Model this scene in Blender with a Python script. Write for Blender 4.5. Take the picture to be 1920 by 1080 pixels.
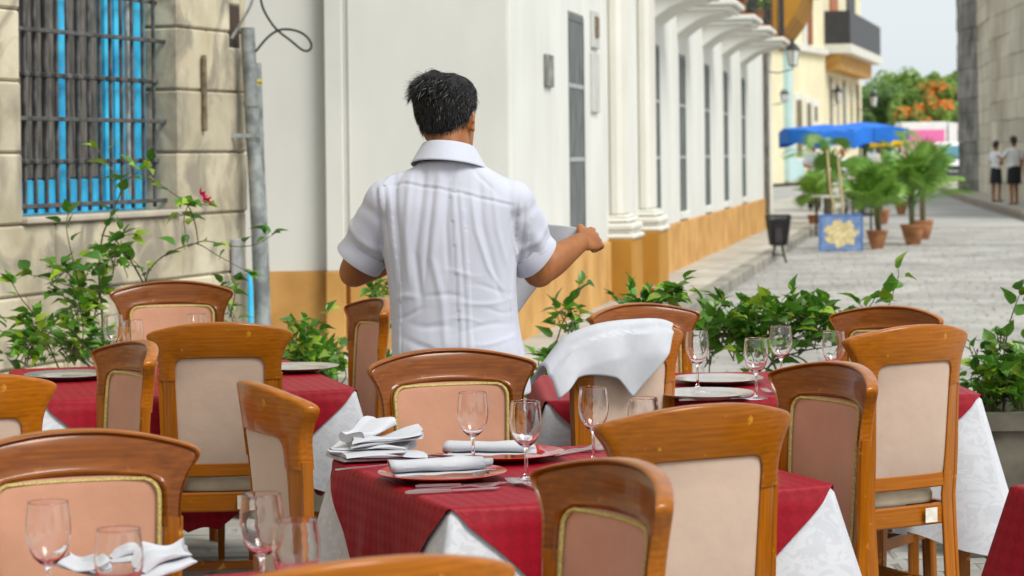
import bpy, bmesh, math, random
import numpy as np
from mathutils import Vector, Matrix, noise

R = math.radians
scene = bpy.context.scene
col = scene.collection
for o in list(bpy.data.objects):
    bpy.data.objects.remove(o)

# ------------------------------------------------------------------ camera
F, CX, HY, ROLL, CAMZ = 4500.0, 960.0, 294.0, -0.0115, 1.49   # pixels of the 1920 px photograph, metres
cd = bpy.data.cameras.new('camera')
cam = bpy.data.objects.new('camera', cd)
col.objects.link(cam)
cd.sensor_width = 36.0
cd.lens = F / 1920.0 * 36.0
cd.shift_y = -(540.0 - HY) / 1920.0
cd.clip_start, cd.clip_end = 0.1, 3000
cd.dof.use_dof = True
cd.dof.focus_distance = 6.3
cd.dof.aperture_fstop = 7.0
cr, sr = math.cos(ROLL), math.sin(ROLL)
cam.matrix_world = Matrix(((cr, -sr, 0, 0), (0, 0, -1, 0), (sr, cr, 0, CAMZ), (0, 0, 0, 1)))
scene.camera = cam

# ------------------------------------------------------------------ light
SUN_EL, SUN_AZ = R(50), R(134)          # azimuth from +Y towards +X
sd = Vector((math.sin(SUN_AZ) * math.cos(SUN_EL), math.cos(SUN_AZ) * math.cos(SUN_EL), math.sin(SUN_EL)))
w = bpy.data.worlds.new('World')
scene.world = w
w.use_nodes = True
nt = w.node_tree
sky = nt.nodes.new('ShaderNodeTexSky')
sky.sky_type = 'NISHITA'
sky.sun_disc = False
sky.sun_elevation, sky.sun_rotation = SUN_EL, SUN_AZ
sky.air_density, sky.dust_density, sky.ozone_density = 1.0, 4.0, 1.0
hsv = nt.nodes.new('ShaderNodeHueSaturation')
hsv.inputs['Saturation'].default_value = 0.40        # thin high cloud over the whole sky
nt.links.new(sky.outputs[0], hsv.inputs['Color'])
veil = nt.nodes.new('ShaderNodeMix'); veil.data_type = 'RGBA'       # even bright cloud veil
veil.inputs['Factor'].default_value = 0.80
veil.inputs['B'].default_value = (4.7, 5.1, 5.3, 1)
nt.links.new(hsv.outputs[0], veil.inputs['A'])
nt.links.new(veil.outputs['Result'], nt.nodes['Background'].inputs['Color'])
nt.nodes['Background'].inputs['Strength'].default_value = 0.15
ld = bpy.data.lights.new('sun', 'SUN')
ld.energy, ld.angle, ld.color = 2.3, R(24), (1.0, 0.965, 0.91)
sun = bpy.data.objects.new('sun', ld)
col.objects.link(sun)
sun.rotation_euler = sd.to_track_quat('Z', 'Y').to_euler()
sun.location = (6, -6, 14)
vs = scene.view_settings
vs.view_transform, vs.look, vs.exposure, vs.gamma = 'Standard', 'None', 0.36, 1.0
vs.use_curve_mapping = False
scene.cycles.max_bounces = 10
scene.cycles.transparent_max_bounces = 16
scene.cycles.transmission_bounces = 10
scene.cycles.use_denoising = True


# ------------------------------------------------------------------ pixels to places
def ray(u, v):
    a, b = (u - CX) / F, -(v - HY) / F
    return Vector((a * cr - b * sr, 1.0, a * sr + b * cr))
def at_y(u, v, Y):
    return Vector((0, 0, CAMZ)) + ray(u, v) * Y
def at_z(u, v, z):
    d = ray(u, v)
    return Vector((0, 0, CAMZ)) + d * ((z - CAMZ) / d.z)
def hor(u):
    return HY + ROLL * (u - CX)


# ------------------------------------------------------------------ mesh builder
class MB:
    def __init__(self):
        self.v, self.f, self.uv = [], [], {}
    def add(self, vs_, fs):
        n = len(self.v)
        self.v += [tuple(p) for p in vs_]
        self.f += [tuple(i + n for i in f) for f in fs]
        return n
    def box(self, lo, hi, ch=0.0, M=None):
        x0, y0, z0 = lo; x1, y1, z1 = hi
        if ch <= 0:
            vs_ = [(x0,y0,z0),(x1,y0,z0),(x1,y1,z0),(x0,y1,z0),(x0,y0,z1),(x1,y0,z1),(x1,y1,z1),(x0,y1,z1)]
            fs = [(3,2,1,0),(4,5,6,7),(0,1,5,4),(1,2,6,5),(2,3,7,6),(3,0,4,7)]
        else:
            bmx = bmesh.new()
            bmesh.ops.create_cube(bmx, size=1.0)
            for q in bmx.verts:
                q.co = ((x0+x1)/2 + q.co.x*(x1-x0), (y0+y1)/2 + q.co.y*(y1-y0), (z0+z1)/2 + q.co.z*(z1-z0))
            bmesh.ops.bevel(bmx, geom=list(bmx.edges), offset=ch, segments=1, affect='EDGES', profile=0.5)
            bmx.verts.index_update()
            vs_ = [tuple(q.co) for q in bmx.verts]
            fs = [tuple(q.index for q in f.verts) for f in bmx.faces]
            bmx.free()
        if M is not None:
            vs_ = [tuple(M @ Vector(p)) for p in vs_]
        self.add(vs_, fs)
        return self
    def loft(self, rings, cap0=True, cap1=True, closed=True):
        n = len(rings[0]); base = len(self.v)
        for r in rings:
            self.v += [tuple(p) for p in r]
        m = n if closed else n - 1
        for i in range(len(rings) - 1):
            for j in range(m):
                a = base + i*n + j; b = base + i*n + (j+1) % n
                self.f.append((a, b, b + n, a + n))
        if closed and cap0: self.f.append(tuple(base + j for j in reversed(range(n))))
        if closed and cap1: self.f.append(tuple(base + (len(rings)-1)*n + j for j in range(n)))
        return self
    def tube(self, pts, rad, n=8, flat=1.0, cap=True):
        pts = [Vector(p) for p in pts]
        rings = []; up = None
        for i, p in enumerate(pts):
            t = (pts[min(i+1, len(pts)-1)] - pts[max(i-1, 0)])
            t = t.normalized() if t.length > 1e-9 else Vector((0, 0, 1))
            if up is None:
                up = Vector((0, 0, 1)) if abs(t.z) < .9 else Vector((0, 1, 0))
            sx = t.cross(up).normalized(); up = sx.cross(t).normalized()
            r = rad[i] if isinstance(rad, (list, tuple)) else rad
            rings.append([p + sx*(r*math.cos(2*math.pi*k/n)) + up*(r*flat*math.sin(2*math.pi*k/n)) for k in range(n)])
        return self.loft(rings, cap, cap)
    def lathe(self, prof, n=24, c=(0, 0, 0), cap0=True, cap1=True):
        rings = [[(c[0]+r*math.cos(2*math.pi*k/n), c[1]+r*math.sin(2*math.pi*k/n), c[2]+z) for k in range(n)] for r, z in prof]
        return self.loft(rings, cap0, cap1)
    def grid(self, fn, nu, nv, flip=False):
        base = len(self.v)
        for j in range(nv + 1):
            for i in range(nu + 1):
                self.v.append(tuple(fn(i / nu, j / nv)))
        for j in range(nv):
            for i in range(nu):
                a = base + j*(nu+1) + i
                q = (a, a+1, a+nu+2, a+nu+1)
                self.f.append(q[::-1] if flip else q)
        return self
    def prism(self, poly, y0, y1):
        """poly in (x, z), extruded along y"""
        n = len(poly)
        self.add([(x, y0, z) for x, z in poly] + [(x, y1, z) for x, z in poly],
                 [tuple(range(n)), tuple(reversed(range(n, 2*n)))] + [(i, i+n, (i+1) % n+n, (i+1) % n) for i in range(n)])
        return self
    def xf(self, M):
        self.v = [tuple(M @ Vector(p)) for p in self.v]
        return self
    def mesh(self, name, m, smooth=True, ang=38, uv=None, fix=True):
        me = bpy.data.meshes.new(name)
        me.from_pydata(self.v, [], self.f)
        if fix:
            bmx = bmesh.new(); bmx.from_mesh(me)
            bmesh.ops.recalc_face_normals(bmx, faces=bmx.faces)
            bmx.to_mesh(me); bmx.free()
        if uv is not None:
            lay = me.uv_layers.new(name='UVMap')
            idx = np.empty(len(me.loops), dtype=np.int32)
            me.loops.foreach_get('vertex_index', idx)
            lay.data.foreach_set('uv', np.asarray(uv, dtype=np.float32)[idx].ravel())
        if smooth:
            me.shade_smooth()
            me.set_sharp_from_angle(angle=R(ang))
        if m is not None:
            me.materials.append(m)
        return me

def link(name, me, parent=None, loc=None, rot=None, scale=None):
    o = bpy.data.objects.new(name, me)
    col.objects.link(o)
    if parent is not None: o.parent = parent
    if loc is not None: o.location = loc
    if rot is not None: o.rotation_euler = rot
    if scale is not None: o.scale = (scale,)*3 if isinstance(scale, (int, float)) else scale
    return o
def part(name, mb, m, parent=None, smooth=True, ang=38, uv=None, fix=True):
    return link(name, mb.mesh(name, m, smooth, ang, uv, fix), parent)
def tag(o, label, cat, group=None):
    o['label'] = label; o['category'] = cat
    if group: o['group'] = group
    return o
def struct(o):
    o['kind'] = 'structure'; return o
def thing(name, label, cat, loc=(0, 0, 0), rz=0.0, group=None, scale=1.0):
    o = bpy.data.objects.new(name, None)
    col.objects.link(o)
    o.empty_display_size = .05
    o.location = loc; o.rotation_euler = (0, 0, rz); o.scale = (scale,)*3
    return tag(o, label, cat, group)
def copy_tree(o, parent=None):
    c = o.copy(); col.objects.link(c)
    c.parent = parent
    for ch in KIDS.get(o.name, []):
        k = copy_tree(ch, c)
    return c
KIDS = {}
def index_kids():
    KIDS.clear()
    for o in col.objects:
        if o.parent is not None:
            KIDS.setdefault(o.parent.name, []).append(o)
def remesh(mb, voxel, smooth=4, fac=.5):
    o = bpy.data.objects.new('tmp', mb.mesh('tmp', None, False))
    col.objects.link(o)
    m = o.modifiers.new('r', 'REMESH'); m.mode = 'VOXEL'; m.voxel_size = voxel
    if smooth:
        s = o.modifiers.new('s', 'SMOOTH'); s.factor = fac; s.iterations = smooth
    dg = bpy.context.evaluated_depsgraph_get()
    me = bpy.data.meshes.new_from_object(o.evaluated_get(dg))
    old = o.data
    bpy.data.objects.remove(o); bpy.data.meshes.remove(old)
    return me
def ell(c, rx, ry, n=20, tilt=None, p=2.0):
    """ring round c, half-widths rx (x) and ry (y), superellipse power p"""
    out = []
    for k in range(n):
        a = 2*math.pi*k/n
        ca, sa = math.cos(a), math.sin(a)
        x = rx*math.copysign(abs(ca)**(2/p), ca); y = ry*math.copysign(abs(sa)**(2/p), sa)
        q = Vector((x, y, 0))
        if tilt is not None: q = tilt @ q
        out.append(Vector(c) + q)
    return out
def crom(pts, n):
    """Catmull-Rom through pts, n samples per span"""
    P = [np.array(p, float) for p in pts]
    P = [2*P[0]-P[1]] + P + [2*P[-1]-P[-2]]
    out = []
    for i in range(1, len(P)-2):
        for k in range(n):
            t = k/n
            out.append(.5*((2*P[i]) + (P[i+1]-P[i-1])*t + (2*P[i-1]-5*P[i]+4*P[i+1]-P[i+2])*t*t + (3*P[i]-P[i-1]-3*P[i+1]+P[i+2])*t**3))
    out.append(P[-2])
    return out
def sstep(a, b, x):
    t = min(1, max(0, (x-a)/(b-a))); return t*t*(3-2*t)


# ------------------------------------------------------------------ materials
def mat(name, c, rough=.6, var=.10, scale=4.0, bump=0.0, bscale=60.0, metal=0.0, coat=0.0, spec=.5, sheen=0.0,
        sss=0.0, stretch=(1, 1, 1), c2=None, objvar=0.0, lo=.35, hi=.65, detail=5, bdist=.004, bstretch=None, coatr=.08):
    m = bpy.data.materials.new(name); m.use_nodes = True
    t = m.node_tree; N = t.nodes; L = t.links
    b = N['Principled BSDF']
    tc = N.new('ShaderNodeTexCoord'); mp = N.new('ShaderNodeMapping')
    mp.inputs['Scale'].default_value = stretch
    L.new(tc.outputs['Object'], mp.inputs['Vector'])
    nz = N.new('ShaderNodeTexNoise'); nz.inputs['Scale'].default_value = scale; nz.inputs['Detail'].default_value = detail
    L.new(mp.outputs[0], nz.inputs['Vector'])
    rp = N.new('ShaderNodeValToRGB')
    e = rp.color_ramp.elements
    e[0].position, e[1].position = lo, hi
    ca = tuple(x*(1-var) for x in c); cb = tuple(min(1, x*(1+var)) for x in c) if c2 is None else c2
    e[0].color = (*ca, 1); e[1].color = (*cb, 1)
    L.new(nz.outputs['Fac'], rp.inputs['Fac'])
    outc = rp.outputs['Color']
    if objvar:
        oi = N.new('ShaderNodeObjectInfo'); mr = N.new('ShaderNodeMapRange')
        mr.inputs['To Min'].default_value = 1-objvar; mr.inputs['To Max'].default_value = 1+objvar
        L.new(oi.outputs['Random'], mr.inputs['Value'])
        h = N.new('ShaderNodeHueSaturation')
        L.new(mr.outputs[0], h.inputs['Value']); L.new(outc, h.inputs['Color'])
        outc = h.outputs['Color']
    L.new(outc, b.inputs['Base Color'])
    b.inputs['Roughness'].default_value = rough
    b.inputs['Metallic'].default_value = metal
    b.inputs['Specular IOR Level'].default_value = spec
    b.inputs['Coat Weight'].default_value = coat
    b.inputs['Coat Roughness'].default_value = coatr
    b.inputs['Sheen Weight'].default_value = sheen
    if sss:
        b.inputs['Subsurface Weight'].default_value = sss
        b.inputs['Subsurface Radius'].default_value = (.012, .005, .003)
        b.inputs['Subsurface Scale'].default_value = 1.0
    if bump:
        n2 = N.new('ShaderNodeTexNoise'); n2.inputs['Scale'].default_value = bscale; n2.inputs['Detail'].default_value = 5
        if bstretch is not None:
            m2 = N.new('ShaderNodeMapping'); m2.inputs['Scale'].default_value = bstretch
            L.new(tc.outputs['Object'], m2.inputs['Vector']); L.new(m2.outputs[0], n2.inputs['Vector'])
        else:
            L.new(tc.outputs['Object'], n2.inputs['Vector'])
        bp = N.new('ShaderNodeBump'); bp.inputs['Strength'].default_value = bump; bp.inputs['Distance'].default_value = bdist
        L.new(n2.outputs['Fac'], bp.inputs['Height'])
        L.new(bp.outputs['Normal'], b.inputs['Normal'])
    return m
def bsdf(m): return m.node_tree.nodes['Principled BSDF']
def translucent(m, w_=.35, c=None):
    """thin leaves and thin cloth let part of the light through"""
    t = m.node_tree; N = t.nodes; L = t.links
    b = bsdf(m); out = N['Material Output']
    tr = N.new('ShaderNodeBsdfTranslucent'); mx = N.new('ShaderNodeMixShader')
    src = b.inputs['Base Color'].links[0].from_socket
    if c is None: L.new(src, tr.inputs['Color'])
    else: tr.inputs['Color'].default_value = (*c, 1)
    mx.inputs[0].default_value = w_
    L.new(b.outputs[0], mx.inputs[1]); L.new(tr.outputs[0], mx.inputs[2]); L.new(mx.outputs[0], out.inputs['Surface'])
    return m

M = {}
def wood(name, stretch, c, c2, rough=.32, coat=.22):
    m = mat(name, c, rough, scale=9, stretch=stretch, c2=c2, coat=coat, coatr=.07, objvar=.12, spec=.22, lo=.3, hi=.72, bump=.12, bscale=12, bstretch=stretch, bdist=.002)
    # broad darker figure on top of the fine grain
    t = m.node_tree; N = t.nodes; L = t.links; b = bsdf(m)
    src = b.inputs['Base Color'].links[0].from_socket
    tc = [n for n in N if n.type == 'TEX_COORD'][0]
    wv = N.new('ShaderNodeTexWave'); wv.inputs['Scale'].default_value = 2.2; wv.inputs['Distortion'].default_value = 6
    wv.inputs['Detail'].default_value = 3; wv.bands_direction = 'Z' if stretch[0] < stretch[2] else 'X'
    mp = N.new('ShaderNodeMapping'); mp.inputs['Scale'].default_value = tuple(s*.9 for s in stretch)
    L.new(tc.outputs['Object'], mp.inputs[0]); L.new(mp.outputs[0], wv.inputs['Vector'])
    mx = N.new('ShaderNodeMix'); mx.data_type = 'RGBA'; mx.blend_type = 'MULTIPLY'
    mr = N.new('ShaderNodeMapRange'); mr.inputs['To Min'].default_value = .90; mr.inputs['To Max'].default_value = 1.05
    L.new(wv.outputs['Fac'], mr.inputs['Value'])
    mx.inputs['Factor'].default_value = 1.0
    L.new(src, mx.inputs['A']); L.new(mr.outputs[0], mx.inputs['B'])
    # small rubbed and chipped spots in the varnish
    n4 = N.new('ShaderNodeTexNoise'); n4.inputs['Scale'].default_value = 26; n4.inputs['Detail'].default_value = 6
    L.new(tc.outputs['Object'], n4.inputs['Vector'])
    r4 = N.new('ShaderNodeValToRGB'); r4.color_ramp.elements[0].position = .665; r4.color_ramp.elements[1].position = .74
    L.new(n4.outputs['Fac'], r4.inputs[0])
    m4 = N.new('ShaderNodeMix'); m4.data_type = 'RGBA'; m4.inputs['B'].default_value = (min(1, c2[0]*1.6), min(1, c2[1]*2.4), c2[2]*9, 1)
    L.new(r4.outputs[0], m4.inputs['Factor']); L.new(mx.outputs['Result'], m4.inputs['A'])
    L.new(m4.outputs['Result'], b.inputs['Base Color'])
    return m
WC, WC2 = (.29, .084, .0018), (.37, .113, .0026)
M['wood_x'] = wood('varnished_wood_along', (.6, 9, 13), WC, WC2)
M['wood_front'] = wood('dark_front_wood', (.6, 9, 13), (.17, .043, .0012), (.245, .068, .0018), .28, .32)  # darker tone for the front faces of the top rail
M['wood_z'] = wood('varnished_wood_upright', (13, 9, .6), WC, WC2)
M['salmon'] = mat('salmon_upholstery', (.47, .235, .145), .85, .16, 3, bump=.4, bscale=9, bdist=.012, sheen=.2, objvar=.05)
M['beige_back'] = mat('pale_beige_upholstery', (.50, .365, .28), .85, .13, 3, bump=.4, bscale=9, bdist=.012, sheen=.2, objvar=.05)
M['gold'] = mat('gold_braid', (.42, .33, .10), .55, .3, 220, bump=.8, bscale=260, bdist=.003)
M['seatfab'] = mat('striped_seat_fabric', (.46, .39, .26), .9, scale=7, stretch=(1, 9, 1), c2=(.66, .59, .44), bump=.1, bscale=300)
M['paper'] = mat('paper_label', (.72, .68, .58), .8, .15, 30)
M['plaster_white'] = mat('white_plaster', (.655, .655, .61), .85, .075, 1.5, stretch=(1, 1, .45), lo=.28, hi=.62, bump=.12, bscale=14, bdist=.006, detail=8)
M['plaster_cream'] = mat('cream_plaster', (.66, .645, .575), .85, .07, .8, bump=.12, bscale=14, bdist=.006)
M['ochre'] = mat('ochre_plaster', (.50, .25, .058), .85, .10, 2.2, bump=.15, bscale=12, bdist=.006, detail=8, c2=(.63, .355, .11))
M['ochre_dark'] = mat('deep_ochre_plaster', (.40, .19, .02), .85, .12, 1.5, bump=.15, bscale=12, bdist=.006)
M['yellow'] = mat('pale_yellow_plaster', (.74, .68, .46), .85, .07, .6, detail=8)
M['turq'] = mat('turquoise_plaster', (.44, .60, .61), .85, .1, .7)
M['shutter'] = mat('grey_green_shutter', (.085, .10, .10), .55, .3, 6, stretch=(4, 4, .5), c2=(.16, .18, .18))
M['iron'] = mat('black_iron', (.03, .03, .032), .5, .3, 9)
M['bar'] = mat('weathered_grille_iron', (.045, .045, .045), .65, .3, 14, c2=(.11, .105, .10), bump=.3, bscale=80)
M['greybrown'] = mat('weathered_dark_wood', (.085, .078, .068), .75, .3, 8, stretch=(5, 5, .6), c2=(.20, .18, .155), bump=.4, bscale=20)
M['blue'] = mat('bright_blue_paint', (.02, .42, .78), .45, .15, 6, c2=(.06, .58, .90), bump=.2, bscale=30)
M['pipe'] = mat('galvanised_pipe', (.21, .23, .23), .55, .2, 12, c2=(.36, .38, .37), metal=.35, bump=.25, bscale=60)
M['clay'] = mat('terracotta', (.30, .12, .05), .8, .25, 6, c2=(.46, .20, .085), bump=.2, bscale=30)
M['soil'] = mat('soil', (.05, .035, .022), 1, .3, 30, bump=.6, bscale=60)
M['steel'] = mat('stainless_steel', (.72, .72, .72), .30, .05, 20, metal=1)
M['hairblack'] = mat('black_hair', (.007, .0065, .0065), .38, .3, 60, spec=.5)
M['haircap'] = mat('black_hair_base', (.006, .0055, .0055), .7, .3, 60, spec=.3, bump=.6, bscale=160)
M['skin'] = mat('tan_skin', (.27, .088, .018), .46, .10, 11, sss=.05, bump=.25, bscale=120, bdist=.0015, c2=(.36, .135, .033), detail=8)
M['trouser'] = mat('dark_navy_cloth', (.018, .02, .03), .85, .2, 10, bump=.2, bscale=300)
M['shoe'] = mat('black_leather', (.012, .011, .011), .35, .2, 10)
M['white_paint'] = mat('white_vehicle_paint', (.78, .78, .78), .35, .03, 2)
M['pink_paint'] = mat('pink_vehicle_panel', (.78, .17, .42), .45, .06, 1.5)
M['glass_dark'] = mat('dark_window_glass', (.03, .06, .08), .08, .2, 2, spec=.8)
M['tyre'] = mat('rubber_tyre', (.02, .02, .02), .8, .2, 10)
M['bluecanvas'] = mat('blue_canvas', (.008, .15, .62), .75, .12, 1.6, bump=.15, bscale=20)
M['yellowcanvas'] = mat('yellow_canvas', (.80, .52, .02), .8, .1, 2)
M['trunk'] = mat('tree_bark', (.14, .10, .07), .9, .25, 8, stretch=(3, 3, .6), bump=.4, bscale=20)
M['stem'] = mat('plant_stem', (.12, .085, .045), .8, .3, 20, c2=(.14, .13, .05))
M['dish'] = mat('red_lacquer_charger', (.50, .018, .012), .16, .1, 5, coat=.8, coatr=.05)
M['flower'] = translucent(mat('magenta_bract', (.72, .012, .11), .6, .2, 30), .3)
M['cable'] = mat('black_cable', (.02, .03, .02), .5, .1, 5)
for k, (c, c2) in enumerate([((.075, .22, .015), (.13, .31, .03)), ((.045, .155, .014), (.08, .23, .022)), ((.21, .36, .02), (.33, .45, .03))]):
    M['leaf%d' % k] = translucent(mat('bougainvillea_leaf_%d' % k, c, .36, scale=25, c2=c2, objvar=.28, spec=.6), .32)
for k, (c, c2) in enumerate([((.14, .30, .03), (.23, .40, .06)), ((.095, .24, .03), (.16, .33, .05))]):
    M['frond%d' % k] = translucent(mat('palm_frond_%d' % k, c, .45, scale=6, c2=c2, objvar=.2), .25)
M['tree0'] = translucent(mat('tree_foliage', (.20, .35, .06), .6, scale=.5, c2=(.32, .47, .10), objvar=.1), .45)
M['tree1'] = translucent(mat('dark_tree_foliage', (.15, .28, .08), .6, scale=.5, c2=(.25, .40, .12), objvar=.1), .45)
M['flame'] = translucent(mat('orange_blossom', (.85, .16, .02), .6, .15, 3, c2=(.90, .30, .05)), .25)

g = bpy.data.materials.new('clear_glass'); g.use_nodes = True
b = bsdf(g); b.inputs['Base Color'].default_value = (1, 1, 1, 1); b.inputs['Roughness'].default_value = 0.0
b.inputs['Transmission Weight'].default_value = 1.0; b.inputs['IOR'].default_value = 1.48
M['glass'] = g

def cloth_mat(name, c, c2, cell, pattern, rough=.75, sheen=.15, amount=.5, spec=.5):
    """woven damask in the cloth's own UV (metres)"""
    m = bpy.data.materials.new(name); m.use_nodes = True
    t = m.node_tree; N = t.nodes; L = t.links; b = bsdf(m)
    tc = N.new('ShaderNodeTexCoord')
    if pattern == 'check':
        mp = N.new('ShaderNodeMapping'); mp.inputs['Rotation'].default_value = (0, 0, R(45))
        L.new(tc.outputs['UV'], mp.inputs[0])
        ck = N.new('ShaderNodeTexChecker'); ck.inputs['Scale'].default_value = 1/cell
        ck.inputs['Color1'].default_value = (0, 0, 0, 1); ck.inputs['Color2'].default_value = (1, 1, 1, 1)
        L.new(mp.outputs[0], ck.inputs['Vector']); fac = ck.outputs['Fac']
    else:
        n1 = N.new('ShaderNodeTexNoise'); n1.inputs['Scale'].default_value = 1/cell; n1.inputs['Detail'].default_value = 1.5
        n1.inputs['Distortion'].default_value = 2.2
        L.new(tc.outputs['UV'], n1.inputs['Vector'])
        rp = N.new('ShaderNodeValToRGB'); e = rp.color_ramp.elements
        e[0].position, e[1].position = .47, .51
        L.new(n1.outputs['Fac'], rp.inputs[0]); fac = rp.outputs['Color']
    n2 = N.new('ShaderNodeTexNoise'); n2.inputs['Scale'].default_value = 9; n2.inputs['Detail'].default_value = 4
    L.new(tc.outputs['UV'], n2.inputs['Vector'])
    mx = N.new('ShaderNodeMix'); mx.data_type = 'RGBA'
    mx.inputs['A'].default_value = (*c, 1); mx.inputs['B'].default_value = (*c2, 1)
    L.new(fac, mx.inputs['Factor'])
    m2 = N.new('ShaderNodeMix'); m2.data_type = 'RGBA'; m2.blend_type = 'MULTIPLY'; m2.inputs['Factor'].default_value = 1
    mr0 = N.new('ShaderNodeMapRange'); mr0.inputs['To Min'].default_value = .86; mr0.inputs['To Max'].default_value = 1.1
    L.new(n2.outputs['Fac'], mr0.inputs['Value'])
    L.new(mx.outputs['Result'], m2.inputs['A']); L.new(mr0.outputs[0], m2.inputs['B'])
    L.new(m2.outputs['Result'], b.inputs['Base Color'])
    mr = N.new('ShaderNodeMapRange'); mr.inputs['To Min'].default_value = rough; mr.inputs['To Max'].default_value = rough-amount
    L.new(fac, mr.inputs['Value']); L.new(mr.outputs[0], b.inputs['Roughness'])
    b.inputs['Sheen Weight'].default_value = sheen
    b.inputs['Specular IOR Level'].default_value = spec
    nb = N.new('ShaderNodeTexNoise'); nb.inputs['Scale'].default_value = 30; nb.inputs['Detail'].default_value = 6
    L.new(tc.outputs['UV'], nb.inputs['Vector'])
    bp = N.new('ShaderNodeBump'); bp.inputs['Strength'].default_value = .25; bp.inputs['Distance'].default_value = .004
    L.new(nb.outputs['Fac'], bp.inputs['Height']); L.new(bp.outputs[0], b.inputs['Normal'])
    return m
M['maroon'] = cloth_mat('maroon_check_damask', (.240, .0026, .0108), (.275, .0038, .0142), .0245, 'check', rough=.55, sheen=.0, amount=.06, spec=.16)
M['damask'] = cloth_mat('white_scroll_damask', (.52, .535, .57), (.575, .59, .62), .040, 'scroll', rough=.7, sheen=.05, amount=.22)
M['napkin'] = mat('white_napkin_cotton', (.47, .485, .515), .85, .06, 14, bump=.25, bscale=35, bdist=.004, sheen=.1)
M['shirt'] = mat('white_blue_shirt_cotton', (.485, .505, .58), .8, .03, 12, bump=.30, bscale=20, bstretch=(1.7, 1.7, .5), sheen=.1, bdist=.005)
M['silver_dish'] = mat('silvery_charger', (.60, .56, .52), .22, .12, 4, metal=.75, c2=(.72, .66, .58))

# ================================================================== SETTING
rs = random.Random(11)
def wthing(name, label, cat, loc, rz=0.0, group=None):
    o = thing(name, label, cat, loc, rz, group)
    MINV[o.name] = (Matrix.Translation(loc) @ Matrix.Rotation(rz, 4, 'Z')).inverted()
    return o
MINV = {}
def wpart(name, mb, m, parent, smooth=True, ang=38):
    """mb is in world metres; stored in the parent's frame"""
    root = parent
    while root.parent is not None: root = root.parent
    mb.xf(MINV[root.name])
    return part(name, mb, m, parent, smooth, ang)

# ---------------- ground, road
gm = mat('road_earth', (.32, .31, .285), .9, .12, .35, c2=(.40, .39, .36), bump=.1, bscale=9, bdist=.01, detail=9)
mb = MB(); mb.box((-700, -300, -.5), (900, 1500, -.010))
struct(part('ground', mb, gm, smooth=False))

# paving setts: too many to pick apart, one object
def setts(name, x_rng, y0, y1, m, sx, sy, zt):
    V, Fc, tone = [], [], []
    y = y0; row = 0
    while y < y1:
        dy = sy*rs.uniform(.8, 1.25)
        xa, xb = x_rng(y + dy/2)
        x = xa - rs.random()*sx
        while x < xb:
            dx = sx*rs.uniform(.65, 1.5)
            g_, h = .006, zt + rs.uniform(-.005, .005)
            c = .014
            n = len(V)
            p = [(x+g_, y+g_), (x+dx-g_, y+g_), (x+dx-g_, y+dy-g_), (x+g_, y+dy-g_)]
            q = [(x+g_+c, y+g_+c), (x+dx-g_-c, y+g_+c), (x+dx-g_-c, y+dy-g_-c), (x+g_+c, y+dy-g_-c)]
            j = [rs.uniform(-.004, .004) for _ in range(4)]
            V += [(a, b_, zt-.008) for a, b_ in p] + [(a, b_, h+j[k]) for k, (a, b_) in enumerate(q)]
            Fc += [(n+4, n+5, n+6, n+7)] + [(n+k, n+(k+1) % 4, n+4+(k+1) % 4, n+4+k) for k in range(4)]
            tone += [rs.random()]*5
            x += dx
        y += dy; row += 1
    me = bpy.data.meshes.new(name); me.from_pydata(V, [], Fc)
    at = me.attributes.new('tone', 'FLOAT', 'FACE'); at.data.foreach_set('value', tone)
    me.materials.append(m)
    return link(name, me)
sm = mat('grey_stone_setts', (.30, .29, .265), .85, .15, .8, c2=(.39, .38, .35), bump=.2, bscale=26, bdist=.006)
t = sm.node_tree; Nn = t.nodes; Ll = t.links
an = Nn.new('ShaderNodeAttribute'); an.attribute_name = 'tone'
mr = Nn.new('ShaderNodeMapRange'); mr.inputs['To Min'].default_value = .92; mr.inputs['To Max'].default_value = 1.06
Ll.new(an.outputs['Fac'], mr.inputs['Value'])
hs = Nn.new('ShaderNodeHueSaturation'); Ll.new(mr.outputs[0], hs.inputs['Value'])
Ll.new(bsdf(sm).inputs['Base Color'].links[0].from_socket, hs.inputs['Color']); Ll.new(hs.outputs[0], bsdf(sm).inputs['Base Color'])
KX, KY, KS = 0.0, 17.45, .1756
def fx(Y): return KX + KS*(Y - KY)             # street facade of the white building
WALK = .84
def road_rng(y):
    lo = -.24*y - 1
    if y > 16.3: lo = max(lo, fx(y) + WALK*1.015 + .02)
    return lo, .25*y + 1.0
o = setts('paving_setts', road_rng, 5.0, 47.0, sm, .21, .135, 0.0)
o['kind'] = 'stuff'

# ---------------- pavement beside the white building: slabs and kerb stones
D = Vector((KS, 1, 0)).normalized(); NO = Vector((D.y, -D.x, 0))
K = Vector((KX, KY, 0))
def fp(Y, out, z):
    t_ = (Y - KY)/D.y
    return K + D*t_ + NO*out + Vector((0, 0, z))
def fbox(mb, Y0, Y1, o0, o1, z0, z1, ch=0.0):
    """box in the facade frame (Y along the street, out from the wall)"""
    Mx = Matrix.Translation(K) @ Matrix.Rotation(math.atan2(D.y, D.x), 4, 'Z')
    mb.box(((Y0-KY)/D.y, -o1, z0), ((Y1-KY)/D.y, -o0, z1), ch, Mx)
    return mb
slabm = mat('worn_pavement_slab', (.36, .335, .28), .85, .1, 1.5, c2=(.47, .44, .37), bump=.3, bscale=18, objvar=.10, detail=8)
kerbm = mat('worn_kerb_stone', (.22, .205, .17), .9, .15, 2, c2=(.32, .30, .25), bump=.4, bscale=14, objvar=.12)
mb = MB(); fbox(mb, 15.0, 130, -1.5, WALK-.16, -.2, .115)
pv = struct(part('pavement', mb, slabm, smooth=False))
y = 15.0
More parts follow.
